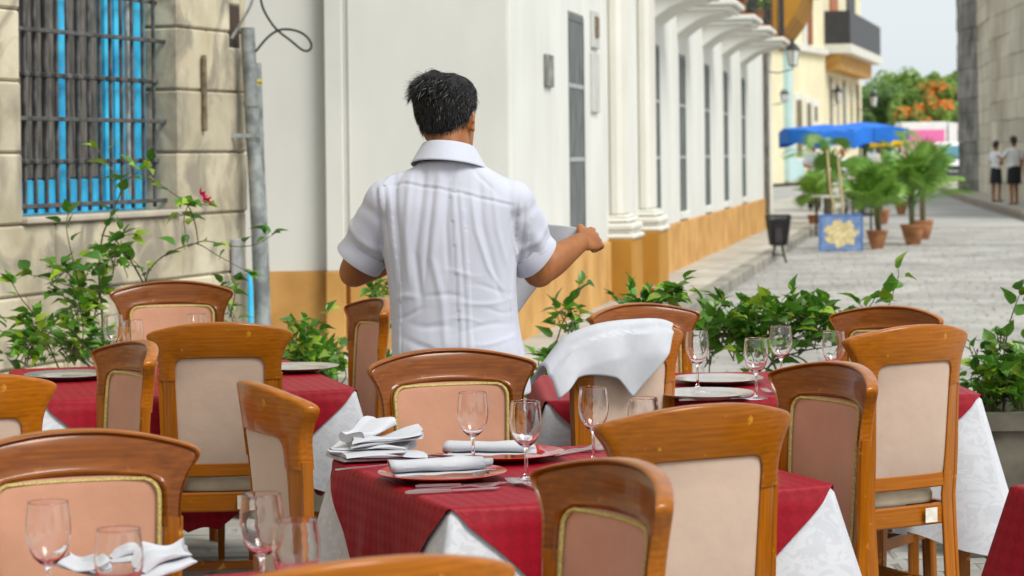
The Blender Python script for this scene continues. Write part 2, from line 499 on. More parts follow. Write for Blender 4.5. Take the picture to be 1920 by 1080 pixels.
while y < 52:
    L_ = rs.uniform(.8, 1.5)
    sp = rs.uniform(.34, .5)
    for (a, b_) in ((-.04, sp), (sp, WALK-.17)):
        mb = MB(); fbox(mb, y+.006, y+L_-.006, a+.006, b_-.006, .09, .132 + rs.uniform(-.003, .004), .006)
        part('slab', mb, slabm, pv, smooth=False)
    mb = MB(); fbox(mb, y+.005, y+L_-.005, WALK-.165, WALK, -.05, .136 + rs.uniform(-.003, .003), .016)
    part('kerb_stone', mb, kerbm, pv, smooth=False)
    y += L_
mb = MB(); fbox(mb, 52, 130, WALK-.165, WALK, -.1, .134)
part('kerb', mb, kerbm, pv, smooth=False)

# far pavement on the church side (curving kerb)
kp = [at_z(u, v, 0.0) for u, v in ((2080, 470), (1985, 432), (1920, 412), (1850, 392), (1795, 373), (1762, 357), (1750, 345), (1752, 335))]
kp = [Vector(p) for p in crom([tuple(p) for p in kp], 6)]
mb = MB()
mb.loft([[(p.x, p.y, -.1), (p.x, p.y, .13), (p.x+.18, p.y+.02, .135), (p.x+60, p.y+4, .135), (p.x+60, p.y+4, -.1)] for p in kp])
struct(part('far_pavement', mb, slabm, smooth=False))
mb = MB()
mb.loft([[(p.x-.012, p.y, -.1), (p.x-.012, p.y, .14), (p.x+.16, p.y+.02, .142), (p.x+.16, p.y+.02, -.1)] for p in kp])
struct(part('far_kerb', mb, mat('kerb_stone_brown', (.24, .19, .14), .9, .2, 3), smooth=False))

# ================================================================== WHITE BUILDING
DZ = .685                                    # dado height
wb = wthing('white_building', 'white plaster building with ochre base, tall shuttered windows and balconies', 'building', tuple(K), math.atan2(D.y, D.x))
PW = M['plaster_white']
# wall towards the square
FW = 17.2
mb = MB(); mb.box((-1.203, FW+.03, DZ), (-1.167, FW+.4, 9)); wpart('groove', mb, PW, wb, smooth=False)
mb = MB(); mb.box((-1.166, FW, DZ), (-.03, FW+.5, 9)); mb.box((-.06, FW+.03, DZ), (0.0, FW+.45, 9), .01)
wpart('wall', mb, PW, wb, smooth=False)
mb = MB(); mb.box((-6, FW+.07, DZ), (-1.20, FW+.5, 9)); wpart('wall', mb, PW, wb, smooth=False)
mb = MB(); mb.box((-1.335, FW-.05, DZ), (-1.205, FW+.06, 9), .006); wpart('pilaster_strip', mb, PW, wb, smooth=False)
mb = MB(); mb.box((-6, FW+.045, .0), (-1.34, FW+.5, DZ-.002)); mb.box((-1.338, FW-.075, .0), (-1.200, FW+.4, DZ-.001), .006); mb.box((-1.17, FW-.028, .0), (-.0, FW+.4, DZ-.003), .006)
wpart('dado', mb, M['ochre'], wb, smooth=False)
mb = MB(); mb.box((-1.202, FW+.02, .0), (-1.168, FW+.4, DZ-.003)); wpart('dado', mb, M['ochre_dark'], wb, smooth=False)
# wall along the street, recessed plane with piers in front
YE = 44.5
mb = MB(); fbox(mb, KY, YE, -6, -.022, DZ-.01, 9); wpart('wall', mb, PW, wb, smooth=False)
wins = [(20.2, 21.15), (26.25, 26.98), (29.0, 29.8), (32.2, 33.0), (35.1, 35.95), (38.4, 39.25)]
edges = [KY] + [e for w_ in wins for e in w_] + [YE]
for i in range(0, len(edges), 2):
    mb = MB(); fbox(mb, edges[i], edges[i+1], -.023, 0, DZ-.005, 3.35, .008)
    wpart('pier', mb, PW, wb, smooth=False)
mb = MB(); fbox(mb, KY, YE, -.023, -.005, 3.34, 9.0); wpart('upper_wall', mb, PW, wb, smooth=False)
for i, (a, b_) in enumerate(wins):
    mb = MB(); fbox(mb, a-.0, b_+.0, -.023, -.004, 2.72, 3.34); wpart('lintel', mb, PW, wb, smooth=False)
y = KY
cuts = [KY, 20.2, 24.4, 26.25, 29.0, 32.2, 35.1, 38.4, YE]
for a, b_ in zip(cuts[:-1], cuts[1:]):
    mb = MB(); fbox(mb, a+.002, b_-.002, -.3, .028, .1, DZ - .004*(cuts.index(a) % 2), .008)
    wpart('dado', mb, M['ochre'], wb, smooth=False)
# shuttered windows
M['rail'] = mat('pale_grey_rail', (.35, .36, .36), .6, .1, 6)
for (a, b_) in wins:
    z0, z1 = .80, 2.70
    mb = MB()
    fbox(mb, a, a+.05, -.03, -.003, z0, z1); fbox(mb, b_-.05, b_, -.03, -.003, z0, z1); fbox(mb, a+.05, b_-.05, -.03, -.003, z1-.05, z1)
    fr = wpart('window_frame', mb, M['shutter'], wb, smooth=False)
    mb = MB(); fbox(mb, a-.02, b_+.02, -.05, .035, z0-.09, z0, .008); wpart('sill', mb, PW, wb, smooth=False)
    for q0, q1 in ((.80, 1.44), (1.48, 2.07), (2.11, 2.65)):
        mb = MB(); n = 7
        for k in range(n):
            ya = a+.052 + (b_-a-.104)*k/n
            fbox(mb, ya+.004, ya + (b_-a-.104)/n-.004, -.028, -.008, q0, q1, .004)
        wpart('shutter_leaf', mb, M['shutter'], fr, smooth=False)
    for q in (1.46, 2.09):
        mb = MB(); fbox(mb, a+.052, b_-.052, -.02, -.002, q-.02, q+.02, .004); wpart('cross_rail', mb, M['rail'], fr, smooth=False)
# paired engaged pilasters of the portal
def pilaster(Yc, wd):
    mb = MB(); fbox(mb, Yc-wd/2, Yc+wd/2, -.02, .125, .90, 6.5, .045); a = wpart('pilaster', mb, M['plaster_cream'], wb, smooth=False)
    mb = MB()
    for (p, w_, z0, z1) in ((.17, wd+.03, .895, .925), (.19, wd+.07, .855, .90), (.235, wd+.15, .785, .85), (.22, wd+.12, .75, .79), (.25, wd+.18, .70, .752)):
        fbox(mb, Yc-w_/2, Yc+w_/2, -.02, p, z0, z1, .018)
    wpart('base_moulding', mb, M['plaster_cream'], a, smooth=False)
    mb = MB(); fbox(mb, Yc-(wd+.2)/2, Yc+(wd+.2)/2, -.02, .225, .1, .702, .006); wpart('plinth', mb, M['ochre_dark'], a, smooth=False)
pilaster(22.95, .62); pilaster(25.2, .62)
# curved corbels and balcony slabs over the bays
for i, Yc in enumerate((26.6, 29.4, 32.6, 35.5, 38.8)):
    wd = 1.15
    mb = MB()
    prof = [(0, 2.93), (.05, 2.97), (.13, 3.03), (.25, 3.11), (.42, 3.17), (.58, 3.20), (.58, 3.215), (0, 3.215)]
    rings = []
    for yy in (Yc-wd/2, Yc+wd/2):
        rings.append([fp(yy, -.01+o_, z_) for o_, z_ in prof])
    mb.loft(rings); cb = wpart('corbel', mb, PW, wb, smooth=False)
    mb = MB(); fbox(mb, Yc-wd/2-.06, Yc+wd/2+.06, -.0, .66, 3.217, 3.27, .012); fbox(mb, Yc-wd/2-.10, Yc+wd/2+.10, 0.0, .72, 3.272, 3.34, .015)
    bs = wpart('balcony_slab', mb, PW, wb, smooth=False)
    mb = MB(); fbox(mb, Yc-wd/2-.08, Yc+wd/2+.08, .02, .70, 3.342, 3.36); wpart('floor_tiles', mb, M['clay'], bs, smooth=False)
    mb = MB()
    for k in range(13):
        yy = Yc-wd/2 + wd*k/12
        fbox(mb, yy-.008, yy+.008, .62, .636, 3.36, 4.3)
    for k in range(1, 6):
        for yy in (Yc-wd/2, Yc+wd/2): fbox(mb, yy-.008, yy+.008, .62*k/6, .62*k/6+.016, 3.36, 4.3)
    fbox(mb, Yc-wd/2-.02, Yc+wd/2+.02, .60, .65, 4.3, 4.34); fbox(mb, Yc-wd/2-.02, Yc+wd/2+.02, .61, .645, 3.43, 3.45)
    wpart('railing', mb, M['iron'], bs, smooth=False)
    mb = MB(); fbox(mb, Yc-.42, Yc+.42, -.007, .02, 3.36, 5.6); wpart('balcony_door', mb, M['shutter'], wb, smooth=False)
# rain pipe at the far end of the facade
mb = MB(); mb.tube([fp(43.3, .06, .2), fp(43.3, .06, 8)], .05, 8); wpart('rain_pipe', mb, M['greybrown'], wb)
# stone plaques
def plaque(Y0, Y1, z0, z1, m, label, m2=None):
    mb = MB(); fbox(mb, Y0, Y1, -.004, .03, z0, z1, .008)
    o = tag(part('wall_plaque', mb, m, smooth=False), label, 'plaque')
    if m2 is not None:
        mb = MB(); fbox(mb, Y0+.1, Y1-.1, .03, .045, z0+.1, z1-.05, .008); part('relief', mb, m2, o, smooth=False)
pst = mat('plaque_stone', (.15, .16, .14), .7, .3, 9, c2=(.28, .29, .26), bump=.4, bscale=40)
psl = mat('pale_plaque_stone', (.50, .50, .47), .8, .08, 5)
def fY(u): return 3.0643/(KS - (u-CX)/F)
plaque(fY(1021), fY(1034), 2.04, 2.30, pst, 'small dark grey stone plaque on the white wall before the shuttered window')
plaque(fY(1109), fY(1121), 2.46, 2.80, psl, 'grey plaque with bronze relief fixed above the blank pale plaque', mat('bronze_relief', (.16, .10, .05), .5, .4, 14, bump=.8, bscale=20))
plaque(fY(1108), fY(1120.5), 1.88, 2.42, psl, 'blank pale grey stone plaque under the bronze relief plaque')

# ================================================================== STONE BUILDING (left)
SC = Vector((-1.595, 14.5, 0)); SW = Vector((-.33, -1, 0)).normalized(); SN = Vector((-SW.y, SW.x, 0))   # along wall towards camera, outward
def s_of(u):
    r = ray(u, hor(u)); k = r.x                       # ray x per unit Y
    Y = (SC.x - .33*SC.y)/(k - .33)
    return (Vector((k*Y, Y, 0)) - SC).dot(SW)
SMX = Matrix.Translation(SC) @ Matrix(((SW.x, SN.x, 0, 0), (SW.y, SN.y, 0, 0), (0, 0, 1, 0), (0, 0, 0, 1)))
def sbox(mb, s0, s1, o0, o1, z0, z1, ch=0.0):
    return mb.box((min(s0, s1), o0, z0), (max(s0, s1), o1, z1), ch, SMX)
stone = mat('sandstone_block', (.43, .365, .24), .88, .12, 2.2, c2=(.60, .54, .40), bump=.5, bscale=18, bdist=.008, objvar=.12, detail=9, lo=.3, hi=.7)
# grey weathering runs
t = stone.node_tree; Nn = t.nodes; Ll = t.links; bb = bsdf(stone)
n3 = Nn.new('ShaderNodeTexNoise'); n3.inputs['Scale'].default_value = 3.2; n3.inputs['Detail'].default_value = 7; n3.inputs['Distortion'].default_value = .8
tcx = [n for n in Nn if n.type == 'TEX_COORD'][0]
mp3 = Nn.new('ShaderNodeMapping'); mp3.inputs['Scale'].default_value = (1.2, 1.2, .9); Ll.new(tcx.outputs['Object'], mp3.inputs[0]); Ll.new(mp3.outputs[0], n3.inputs['Vector'])
rp3 = Nn.new('ShaderNodeValToRGB'); rp3.color_ramp.elements[0].position = .46; rp3.color_ramp.elements[1].position = .62
Ll.new(n3.outputs['Fac'], rp3.inputs[0])
mx3 = Nn.new('ShaderNodeMix'); mx3.data_type = 'RGBA'; mx3.inputs['B'].default_value = (.27, .235, .175, 1)
Ll.new(rp3.outputs[0], mx3.inputs['Factor']); Ll.new(bb.inputs['Base Color'].links[0].from_socket, mx3.inputs['A']); Ll.new(mx3.outputs['Result'], bb.inputs['Base Color'])
mort = mat('dark_mortar', (.20, .16, .11), .95, .2, 12)
MINV_S = wthing('stone_building', 'sandstone block building with a barred blue window', 'building', tuple(SC))
sb = MINV_S
CZ = [.108, .465, .822, 1.179, 1.536, 1.893, 2.25, 2.607, 2.96, 3.32]
sA, sB = s_of(335), s_of(42)
SEND = s_of(-420)
SFAR = 22.0                                            # wall lengthened out of view beside the terrace to block sky light
mb = MB()
sbox(mb, .012, sA-.012, -3.5, -.02, 0, 3.32); sbox(mb, sA-.012, sB+.012, -3.5, -.30, 0, 3.32); sbox(mb, sB+.012, SEND, -3.5, -.02, 0, 3.32); sbox(mb, sA-.012, sB+.012, -.3, -.02, 0, 1.16)
wpart('wall_core', mb, mort, sb, smooth=False)
mb = MB(); sbox(mb, 0, SFAR, -3.5, .0, 3.325, 9.5); sbox(mb, SEND+.004, SFAR, -3.5, .0, 0, 3.32); wpart('upper_wall', mb, stone, sb, smooth=False)  # added unseen height and length, cutting sky light from the left
def block(s0, s1, z0, z1, o0=-.15, o1=None, ch=.012):
    j = rs.uniform(-.006, .006)
    mb = MB(); sbox(mb, s0+.0035, s1-.0035, o0, (0 if o1 is None else o1) + j, z0+.0035, z1-.0035, ch)
    wpart('stone_block', mb, stone, sb, smooth=False)
us = [465, 392, 335]
for k in range(3, 9):                                   # pier between corner and window
    if k in (5,):
        block(0, s_of(456), CZ[k], CZ[k+1]); block(s_of(456), s_of(434), CZ[k], 2.165); block(s_of(434), s_of(392), CZ[k], CZ[k+1]); block(s_of(392), sA, CZ[k], CZ[k+1], -.30)
    elif k == 6:
        block(s_of(434), sA, CZ[k], CZ[k+1], -.30); block(0, s_of(456), CZ[k], CZ[k+1]); block(s_of(456), s_of(434), 2.41, CZ[k+1])
    else:
        block(0, sA, CZ[k], CZ[k+1], -.30)
for k in range(3, 9):                                   # pier left of window
    block(sB, s_of(-60), CZ[k], CZ[k+1]); block(s_of(-60), s_of(-230), CZ[k], CZ[k+1]); block(s_of(-230), SEND, CZ[k], CZ[k+1])
for k, ul in ((2, (463, 341, 228, 105, -60, -230, -420)), (1, (463, 400, 294, 178, 50, -120, -300, -420)), (0, (463, 350, 240, 120, -20, -200, -420))):
    for a, b_ in zip(ul[:-1], ul[1:]):
        block(max(0, s_of(a)), s_of(b_), CZ[k], CZ[k+1])
mb = MB(); sbox(mb, 0, SEND, -.1, .05, 0, CZ[0], .01); wpart('plinth', mb, stone, sb, smooth=False)
mb = MB(); sbox(mb, sA+.004, sB-.004, -.30, .03, 1.181, 1.215, .008); wpart('window_sill', mb, mat('sill_stone', (.42, .37, .29), .85, .12, 5, bump=.3, bscale=30), sb, smooth=False)
mb = MB(); sbox(mb, s_of(455.5), s_of(434.5), -.0195, -.014, 2.167, 2.408); wpart('slot', mb, mat('slot_shade', (.05, .03, .02), .9, .2, 6), sb, smooth=False)  # dark sheet standing in for the shade inside a deep slot
mb = MB(); sbox(mb, -.05, .34, -.14, .04, CZ[7]-.03, CZ[7]+.02, .008); sbox(mb, .13, .27, -.1, .012, CZ[7]-.07, CZ[7]-.031, .004)
wpart('yellow_ledge', mb, mat('yellow_stone', (.55, .40, .16), .85, .15, 6, bump=.3, bscale=30), sb, smooth=False)
# the window: boards, blue stiles, blue foot panels, grille
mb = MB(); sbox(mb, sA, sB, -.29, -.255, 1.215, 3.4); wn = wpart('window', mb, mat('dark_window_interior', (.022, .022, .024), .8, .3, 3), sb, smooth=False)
uu = 30
n = 0
while uu < 252:
    wdp = 12.5
    s1, s0 = s_of(uu+68), s_of(uu+68+wdp)
    mb = MB(); sbox(mb, s0, s1, -.25, -.215 + rs.uniform(-.01, .006), 1.40, 3.35, .008); wpart('board', mb, M['greybrown'], wn, smooth=False)
    mb = MB(); sbox(mb, s0+.004, s1-.004, -.25, -.208, 1.245, 1.398, .008); wpart('foot_panel', mb, M['blue'], wn, smooth=False)
    uu += 20.2; n += 1
for (ua, ub, dz_) in ((106, 123, 0), (192, 205, 0), (210, 227, 0), (245, 265, 1)):
    mb = MB(); sbox(mb, s_of(ub+66), s_of(ua+66), -.25, -.185, 1.216, 3.38, .008); wpart('stile', mb, M['blue'], wn, smooth=False)
mb = MB(); sbox(mb, sA+.02, sB-.01, -.25, -.20, 1.216, 1.244, .004); wpart('bottom_rail', mb, M['blue'], wn, smooth=False)
path = [SMX @ Vector((s_of(236+58) + .012*math.sin(z_*9) + .006*math.sin(z_*31), -.165, z_)) for z_ in np.linspace(1.3, 3.3, 26)]
mb = MB(); mb.tube(path, [.013 + .006*math.sin(i*1.7) for i in range(26)], 6, .4); wpart('torn_cloth_strip', mb, mat('grey_rag', (.45, .43, .40), .9, .2, 20), wn)
gr = None
for k in range(13):
    uc = 46 + 20.0*k
    s_ = s_of(uc + 37)
    mb = MB(); sbox(mb, s_-.009, s_+.009, -.120, -.102, 1.23, 3.4, .003)
    o = wpart('upright_bar', mb, M['bar'], wn, smooth=False)
    for zz in (1.492, 1.94):
        mb = MB(); sbox(mb, s_-.024, s_+.024, -.135, -.089, zz-.014, zz+.014, .006); wpart('collar', mb, M['bar'], o, smooth=False)
for zz in (1.267, 1.49, 1.713, 1.94, 2.167, 2.39):
    thick = zz in (1.713, 2.167, 1.267)
    mb = MB(); sbox(mb, sA-.02, sB+.02, -.096 if thick else -.14, -.074 if thick else -.126, zz-.011, zz+.011, .003); wpart('cross_bar', mb, M['bar'], wn, smooth=False)
# iron strip fixed on the pier
mb = MB(); s_ = s_of(379); sbox(mb, s_-.017, s_+.017, .008, .03, 1.66, 2.10, .004)
tag(part('iron_strip', mb, mat('rusty_iron', (.11, .085, .05), .7, .3, 20, c2=(.2, .15, .08)), smooth=False), 'rusty upright iron strip fixed to the stone pier', 'strip')
# pipes at the corner
pa = [at_y(u, v, 14.32) for u, v in ((464, 52), (470, 170), (477, 300), (484, 430), (490, 590), (494, 680))]
pa.append(Vector((pa[-1].x+.01, pa[-1].y, 0)))
pp = thing('drain_pipe', 'thick galvanised pipe running up the corner of the stone building', 'pipe', (0, 0, 0))
mb = MB(); mb.tube(pa, .043, 14); part('pipe_shaft', mb, M['pipe'], pp)
for v_ in (195, 258):
    q = at_y(472 + (v_-195)*.05, v_, 14.32)
    mb = MB(); mb.tube([q-Vector((0, 0, .015)), q+Vector((0, 0, .015))], .049, 14); part('coupling', mb, M['pipe'], pp)
mb = MB(); q = at_y(475, 254, 14.32); mb.box((q.x-.15, q.y-.055, q.z-.012), (q.x+.07, q.y-.044, q.z+.012)); part('bracket', mb, M['pipe'], pp, smooth=False)
pb = [at_y(u, v, 14.48) for u, v in ((482, 118), (488, 300), (496, 470), (502, 680))]; pb.append(Vector((pb[-1].x, pb[-1].y, 0)))
mb = MB(); mb.tube(pb, .026, 10); tag(part('thin_pipe', mb, M['pipe']), 'thin grey pipe standing behind the thick galvanised pipe', 'pipe')
q = at_y(487, 153, 14.4)
mb = MB(); mb.tube([q-Vector((.03, 0, 0)), q+Vector((.015, 0, 0))], .014, 8); mb.tube([q-Vector((.015, 0, .03)), q-Vector((.015, 0, 0))], .012, 8)
tag(part('valve', mb, mat('yellow_brass_valve', (.55, .45, .05), .5, .2, 9)), 'small yellow valve on the thin grey pipe', 'valve')
# hose beside pipe
hp = [at_y(u, v, 14.22) for u, v in ((467, 508), (469, 540), (470, 590), (471, 680))]; hp.append(Vector((hp[-1].x, hp[-1].y, 0)))
mb = MB(); mb.tube(hp, [.012, .018, .018, .018, .018], 8); tag(part('blue_hose', mb, M['blue']), 'bright blue hose standing against the thick galvanised pipe', 'hose')
# meter flap low on the wall
q = SMX @ Vector((s_of(436), .02, 0))
mb = MB(); sbox(mb, s_of(447), s_of(429), .006, .03, .80, 1.02, .004); tag(part('metal_flap', mb, mat('grey_sheet_metal', (.33, .33, .33), .6, .2, 9), smooth=False), 'bent grey metal plate fixed low on the stone wall', 'plate')
# cable loop
cp = crom([tuple(at_y(u, v, 14.2)) for u, v in ((486, -25), (492, 12), (508, 42), (524, 60), (545, 76), (566, 93), (578, 95), (584, 86), (578, 72), (562, 60), (540, 55), (522, 57), (502, 70), (479, 97))], 5)
mb = MB(); mb.tube(cp, .0072, 6); tag(part('cable', mb, M['cable']), 'black cable looping in the air beside the galvanised pipe', 'cable')
cp = crom([tuple(at_y(u, v, 14.1)) for u, v in ((434, 72), (452, 42), (470, 10), (478, -20))], 5)
mb = MB(); mb.tube(cp, .009, 6); tag(part('cable', mb, M['pipe']), 'thick grey cable coming out of the dark slot in the stone pier', 'cable')

# ================================================================== FAR END OF THE STREET
def far_wall(name, label, cat, P0, P1, h, m, thick=6.0):
    """upright slab from P0 to P1, seen from its right side; returns thing and frame helper"""
    P0, P1 = Vector(P0), Vector(P1)
    d = (P1-P0).normalized(); n_ = Vector((d.y, -d.x, 0)); L_ = (P1-P0).length
    o = wthing(name, label, cat, tuple(P0))
    X = Matrix.Translation(P0) @ Matrix(((d.x, n_.x, 0, 0), (d.y, n_.y, 0, 0), (0, 0, 1, 0), (0, 0, 0, 1)))
    def bx(nm, mm, s0, s1, o0, o1, z0, z1, parent=None, ch=0):
        mb = MB(); mb.box((s0, o0, z0), (s1, o1, z1), ch, X); return wpart(nm, mb, mm, parent or o, smooth=False)
    def sY(u):
        k = ray(u, hor(u)).x
        tt = (k*P0.y - P0.x)/(d.x - k*d.y); return tt
    bx('wall', m, 0, L_, -thick, 0, 0, h)
    return o, bx, sY, X
yw, bx, sY, X = far_wall('yellow_building', 'pale yellow plaster building with turquoise base and wall lanterns', 'building', at_z(1430, 346, .13), at_z(1546, 339, .13), 16, M['yellow'])
bx('base_band', M['turq'], sY(1478), sY(1506), 0, .05, .1, 2.4)
bx('turquoise_pilaster', M['turq'], sY(1470), sY(1477.5), 0, .25, .1, 7.0)
for ua, ub, va, vb in ((1512, 1519, 195, 275), (1492, 1502, 190, 300), (1526, 1531, 200, 230)):
    s0, s1 = sY(ua), sY(ub)
    Yc = 110
    za, zb = 1.49+(288-vb)/F*Yc, 1.49+(288-va)/F*Yc
    wf = bx('window', M['plaster_white'], s0-.25, s1+.25, 0, .06, za-.2, zb+.3); bx('pane', mat('window_brown', (.16, .12, .05), .6, .2, 2), s0, s1, .06, .08, za, zb, wf)
for ua, ub in ((1511, 1523),):
    s0, s1 = sY(ua), sY(ub); f_ = bx('upper_door', mat('red_brown_door', (.25, .075, .02), .6, .2, 2), s0, s1, 0, .1, 6.6, 10); bx('door_surround', M['plaster_white'], s0-.5, s0-.02, 0, .14, 6.4, 10.2, f_)
bx('cornice', M['plaster_cream'], 0, sY(1546), 0, .25, 6.2, 6.5)
cb_, bx, sY, X = far_wall('balcony_building', 'cream building with a bulky black railed balcony over the street', 'building', at_z(1546, 339, .13), at_z(1617, 331, .13), 17, M['yellow'])
tot = sY(1617)
for k in range(5):
    ua = 1556 + k*12.5
    wf = bx('window', mat('cream_shutter', (.62, .55, .38), .8, .1, 2) if k % 2 else mat('mid_brown', (.28, .22, .13), .8, .1, 2), sY(ua), sY(ua+5), .0, .06, 2.2, 5.2)  # every other window in plain brown
    bx('pane', M['glass_dark'], sY(ua)+.3, sY(ua+5)-.3, .06, .08, 2.6, 4.9, wf)
s0, s1 = .5, tot*.9
bb_ = bx('balcony_slab', M['plaster_cream'], s0, s1, 0, 1.35, 6.3, 6.75)
bx('corbel', M['ochre'], s0+.5, s1-.5, 0, .8, 5.5, 6.3, bb_)
bx('railing', M['iron'], s0+.1, s1-.1, 1.2, 1.28, 6.75, 8.4, bb_); bx('railing', M['iron'], s0+.1, s0+.2, .02, 1.2, 6.75, 8.4, bb_)
bx('upper_door', mat('orange_door', (.42, .13, .04), .6, .2, 2), s0+2.5, s0+6, .0, .1, 7, 10.5); bx('upper_door', M['iron'], s0+11, s0+15, .0, .1, 7, 10.0)
# ochre balcony hanging at the end of the white building
ob = wthing('ochre_balcony', 'ochre underside of a balcony beyond the white facade', 'balcony', tuple(fp(46, 0, 3.6)))
mb = MB(); prof = [(0, 3.55), (.12, 3.62), (.3, 3.78), (.5, 4.05), (.66, 4.4), (.66, 4.6), (0, 4.6)]
mb.loft([[fp(yy, o_-.0, z_) for o_, z_ in prof] for yy in (44.6, 48.5)]); wpart('corbel', mb, M['ochre_dark'], ob, smooth=False)
mb = MB(); fbox(mb, 44.55, 48.6, -.0, .8, 4.6, 4.75); wpart('slab', mb, M['ochre_dark'], ob, smooth=False)
cw, bx, sY, X = far_wall('cream_building', 'narrow cream building front with a yellow downpipe beside the white building', 'building', tuple(fp(44.52, -.25, 0)), tuple(fp(49, -.25, 0)), 9, M['yellow'], 4)
bx('dado', M['ochre_dark'], .0, 4.4, 0, .04, .1, .75)
mb = MB(); mb.tube([fp(46.5, -.12, .2), fp(46.5, -.12, 8.5)], .07, 8); wpart('downpipe', mb, M['plaster_cream'], cw)

# church wall on the right
gstone = mat('grey_limestone', (.44, .38, .275), .92, .15, .45, c2=(.60, .54, .42), bump=.6, bscale=3, bdist=.05, objvar=.14, detail=9)
dstone = mat('dark_weathered_stone', (.09, .085, .07), .95, .3, 1.0, c2=(.24, .225, .19), bump=.6, bscale=3, bdist=.05, objvar=.3, detail=9)
pc0, pc1, pc2 = at_z(1797, 357, .13), at_z(1836, 360, .13), at_z(2100, 400, .13)
cbx = [pc0, pc1, at_z(1858, 366, .13), pc2]
ch = wthing('church_wall', 'old grey limestone church wall with a dark stained corner column', 'building', tuple(pc0))
def seg_frame(P0, P1):
    d = (P1-P0).normalized(); n_ = Vector((d.y, -d.x, 0))
    return Matrix.Translation(P0) @ Matrix(((d.x, n_.x, 0, 0), (d.y, n_.y, 0, 0), (0, 0, 1, 0), (0, 0, 0, 1))), (P1-P0).length
for i in range(3):
    X, L_ = seg_frame(cbx[i], cbx[i+1])
    mb = MB(); mb.box((-.0, -8, -.1), (L_, -.16, 7.1 - .45*i), 0, X); wpart('wall_core', mb, dstone if i == 0 else gstone, ch, smooth=False)
    cols = 1 if i < 2 else 7
    z = 0; k = 0
    while z < 6.6 - .45*i:
        hh = rs.uniform(.42, .52) if i < 2 else rs.uniform(.55, .7)
        for c in range(cols):
            off = (.5 if (k % 2 and cols > 1) else 0)
            a, b_ = L_*(c-off)/cols, L_*(c+1-off)/cols
            a, b_ = max(0, a), min(L_, b_)
            j = rs.uniform(-.05, .05)
            mb = MB(); mb.box((a+.004, -.3, z+.004-.1), (b_-.004, .0 + j*.5, z+hh-.004-.1), .007, X)
            wpart('stone_block', mb, dstone if i == 0 else gstone, ch, smooth=False)
        z += hh; k += 1

# ================================================================== CHAIRS
def y_ref(x, z):
    """reference surface of the curved, raked backrest (chair faces +y)"""
    k = sstep(.45, .85, z)
    return -(max(z, .45)-.45)*.135 + (.012 + .045*k)*(x/.22)**2
def frame_pt(x, z, d): return (x, y_ref(x, z) + d, z)
PAIRS = [((.163, .795), (.192, .795)), ((.164, .825), (.193, .832)), ((.164, .848), (.198, .866)), ((.161, .862), (.212, .900)), ((.153, .874), (.2295, .926)),
         ((.142, .881), (.2275, .941)), ((.125, .887), (.200, .953)), ((.085, .891), (.130, .969)), ((.04, .893), (.06, .978)), ((0, .894), (0, .980))]
BIN = [(.139, .795), (.140, .815), (.140, .832), (.138, .846), (.132, .856), (.124, .861), (.108, .864), (.075, .865), (.037, .866), (0, .866)]
half = crom([(a[0], a[1], b_[0], b_[1], c_[0], c_[1]) for (a, b_), c_ in zip(PAIRS, BIN)], 3)
full = [(-h[0], h[1], -h[2], h[3], -h[4], h[5]) for h in half] + [tuple(h) for h in reversed(half[:-1])]
FRONT = [(0, .009), (.04, .0155), (.09, .0165), (.13, .0135), (.16, .012), (.35, .0115), (.6, .0115), (.84, .012), (.875, .0095), (.905, .0135), (.94, .0165), (.975, .015), (1, .008)]
BACK = [(1, -.012), (.975, -.0165), (.93, -.018), (.5, -.018), (.05, -.018), (.012, -.0165), (0, -.013), (0, -.0075)]
def sect(h):
    out = []
    for i_, (w_, d) in enumerate(FRONT + BACK):
        a, b_ = (h[0], h[1]) if i_ < len(FRONT) else (h[4], h[5])
        x = a + (h[2]-a)*w_; z = b_ + (h[3]-b_)*w_
        out.append(frame_pt(x, z, d))
    return out
def cush_half(z, top=.895, r=.032, wtop=.166, wbot=.153):
    wz = wbot + (wtop-wbot)*(z-.53)/(.895-.53)
    if z > top-r:
        q = (z-(top-r))/r
        wz -= r*(1-math.sqrt(max(0, 1-q*q)))*.95
    return wz
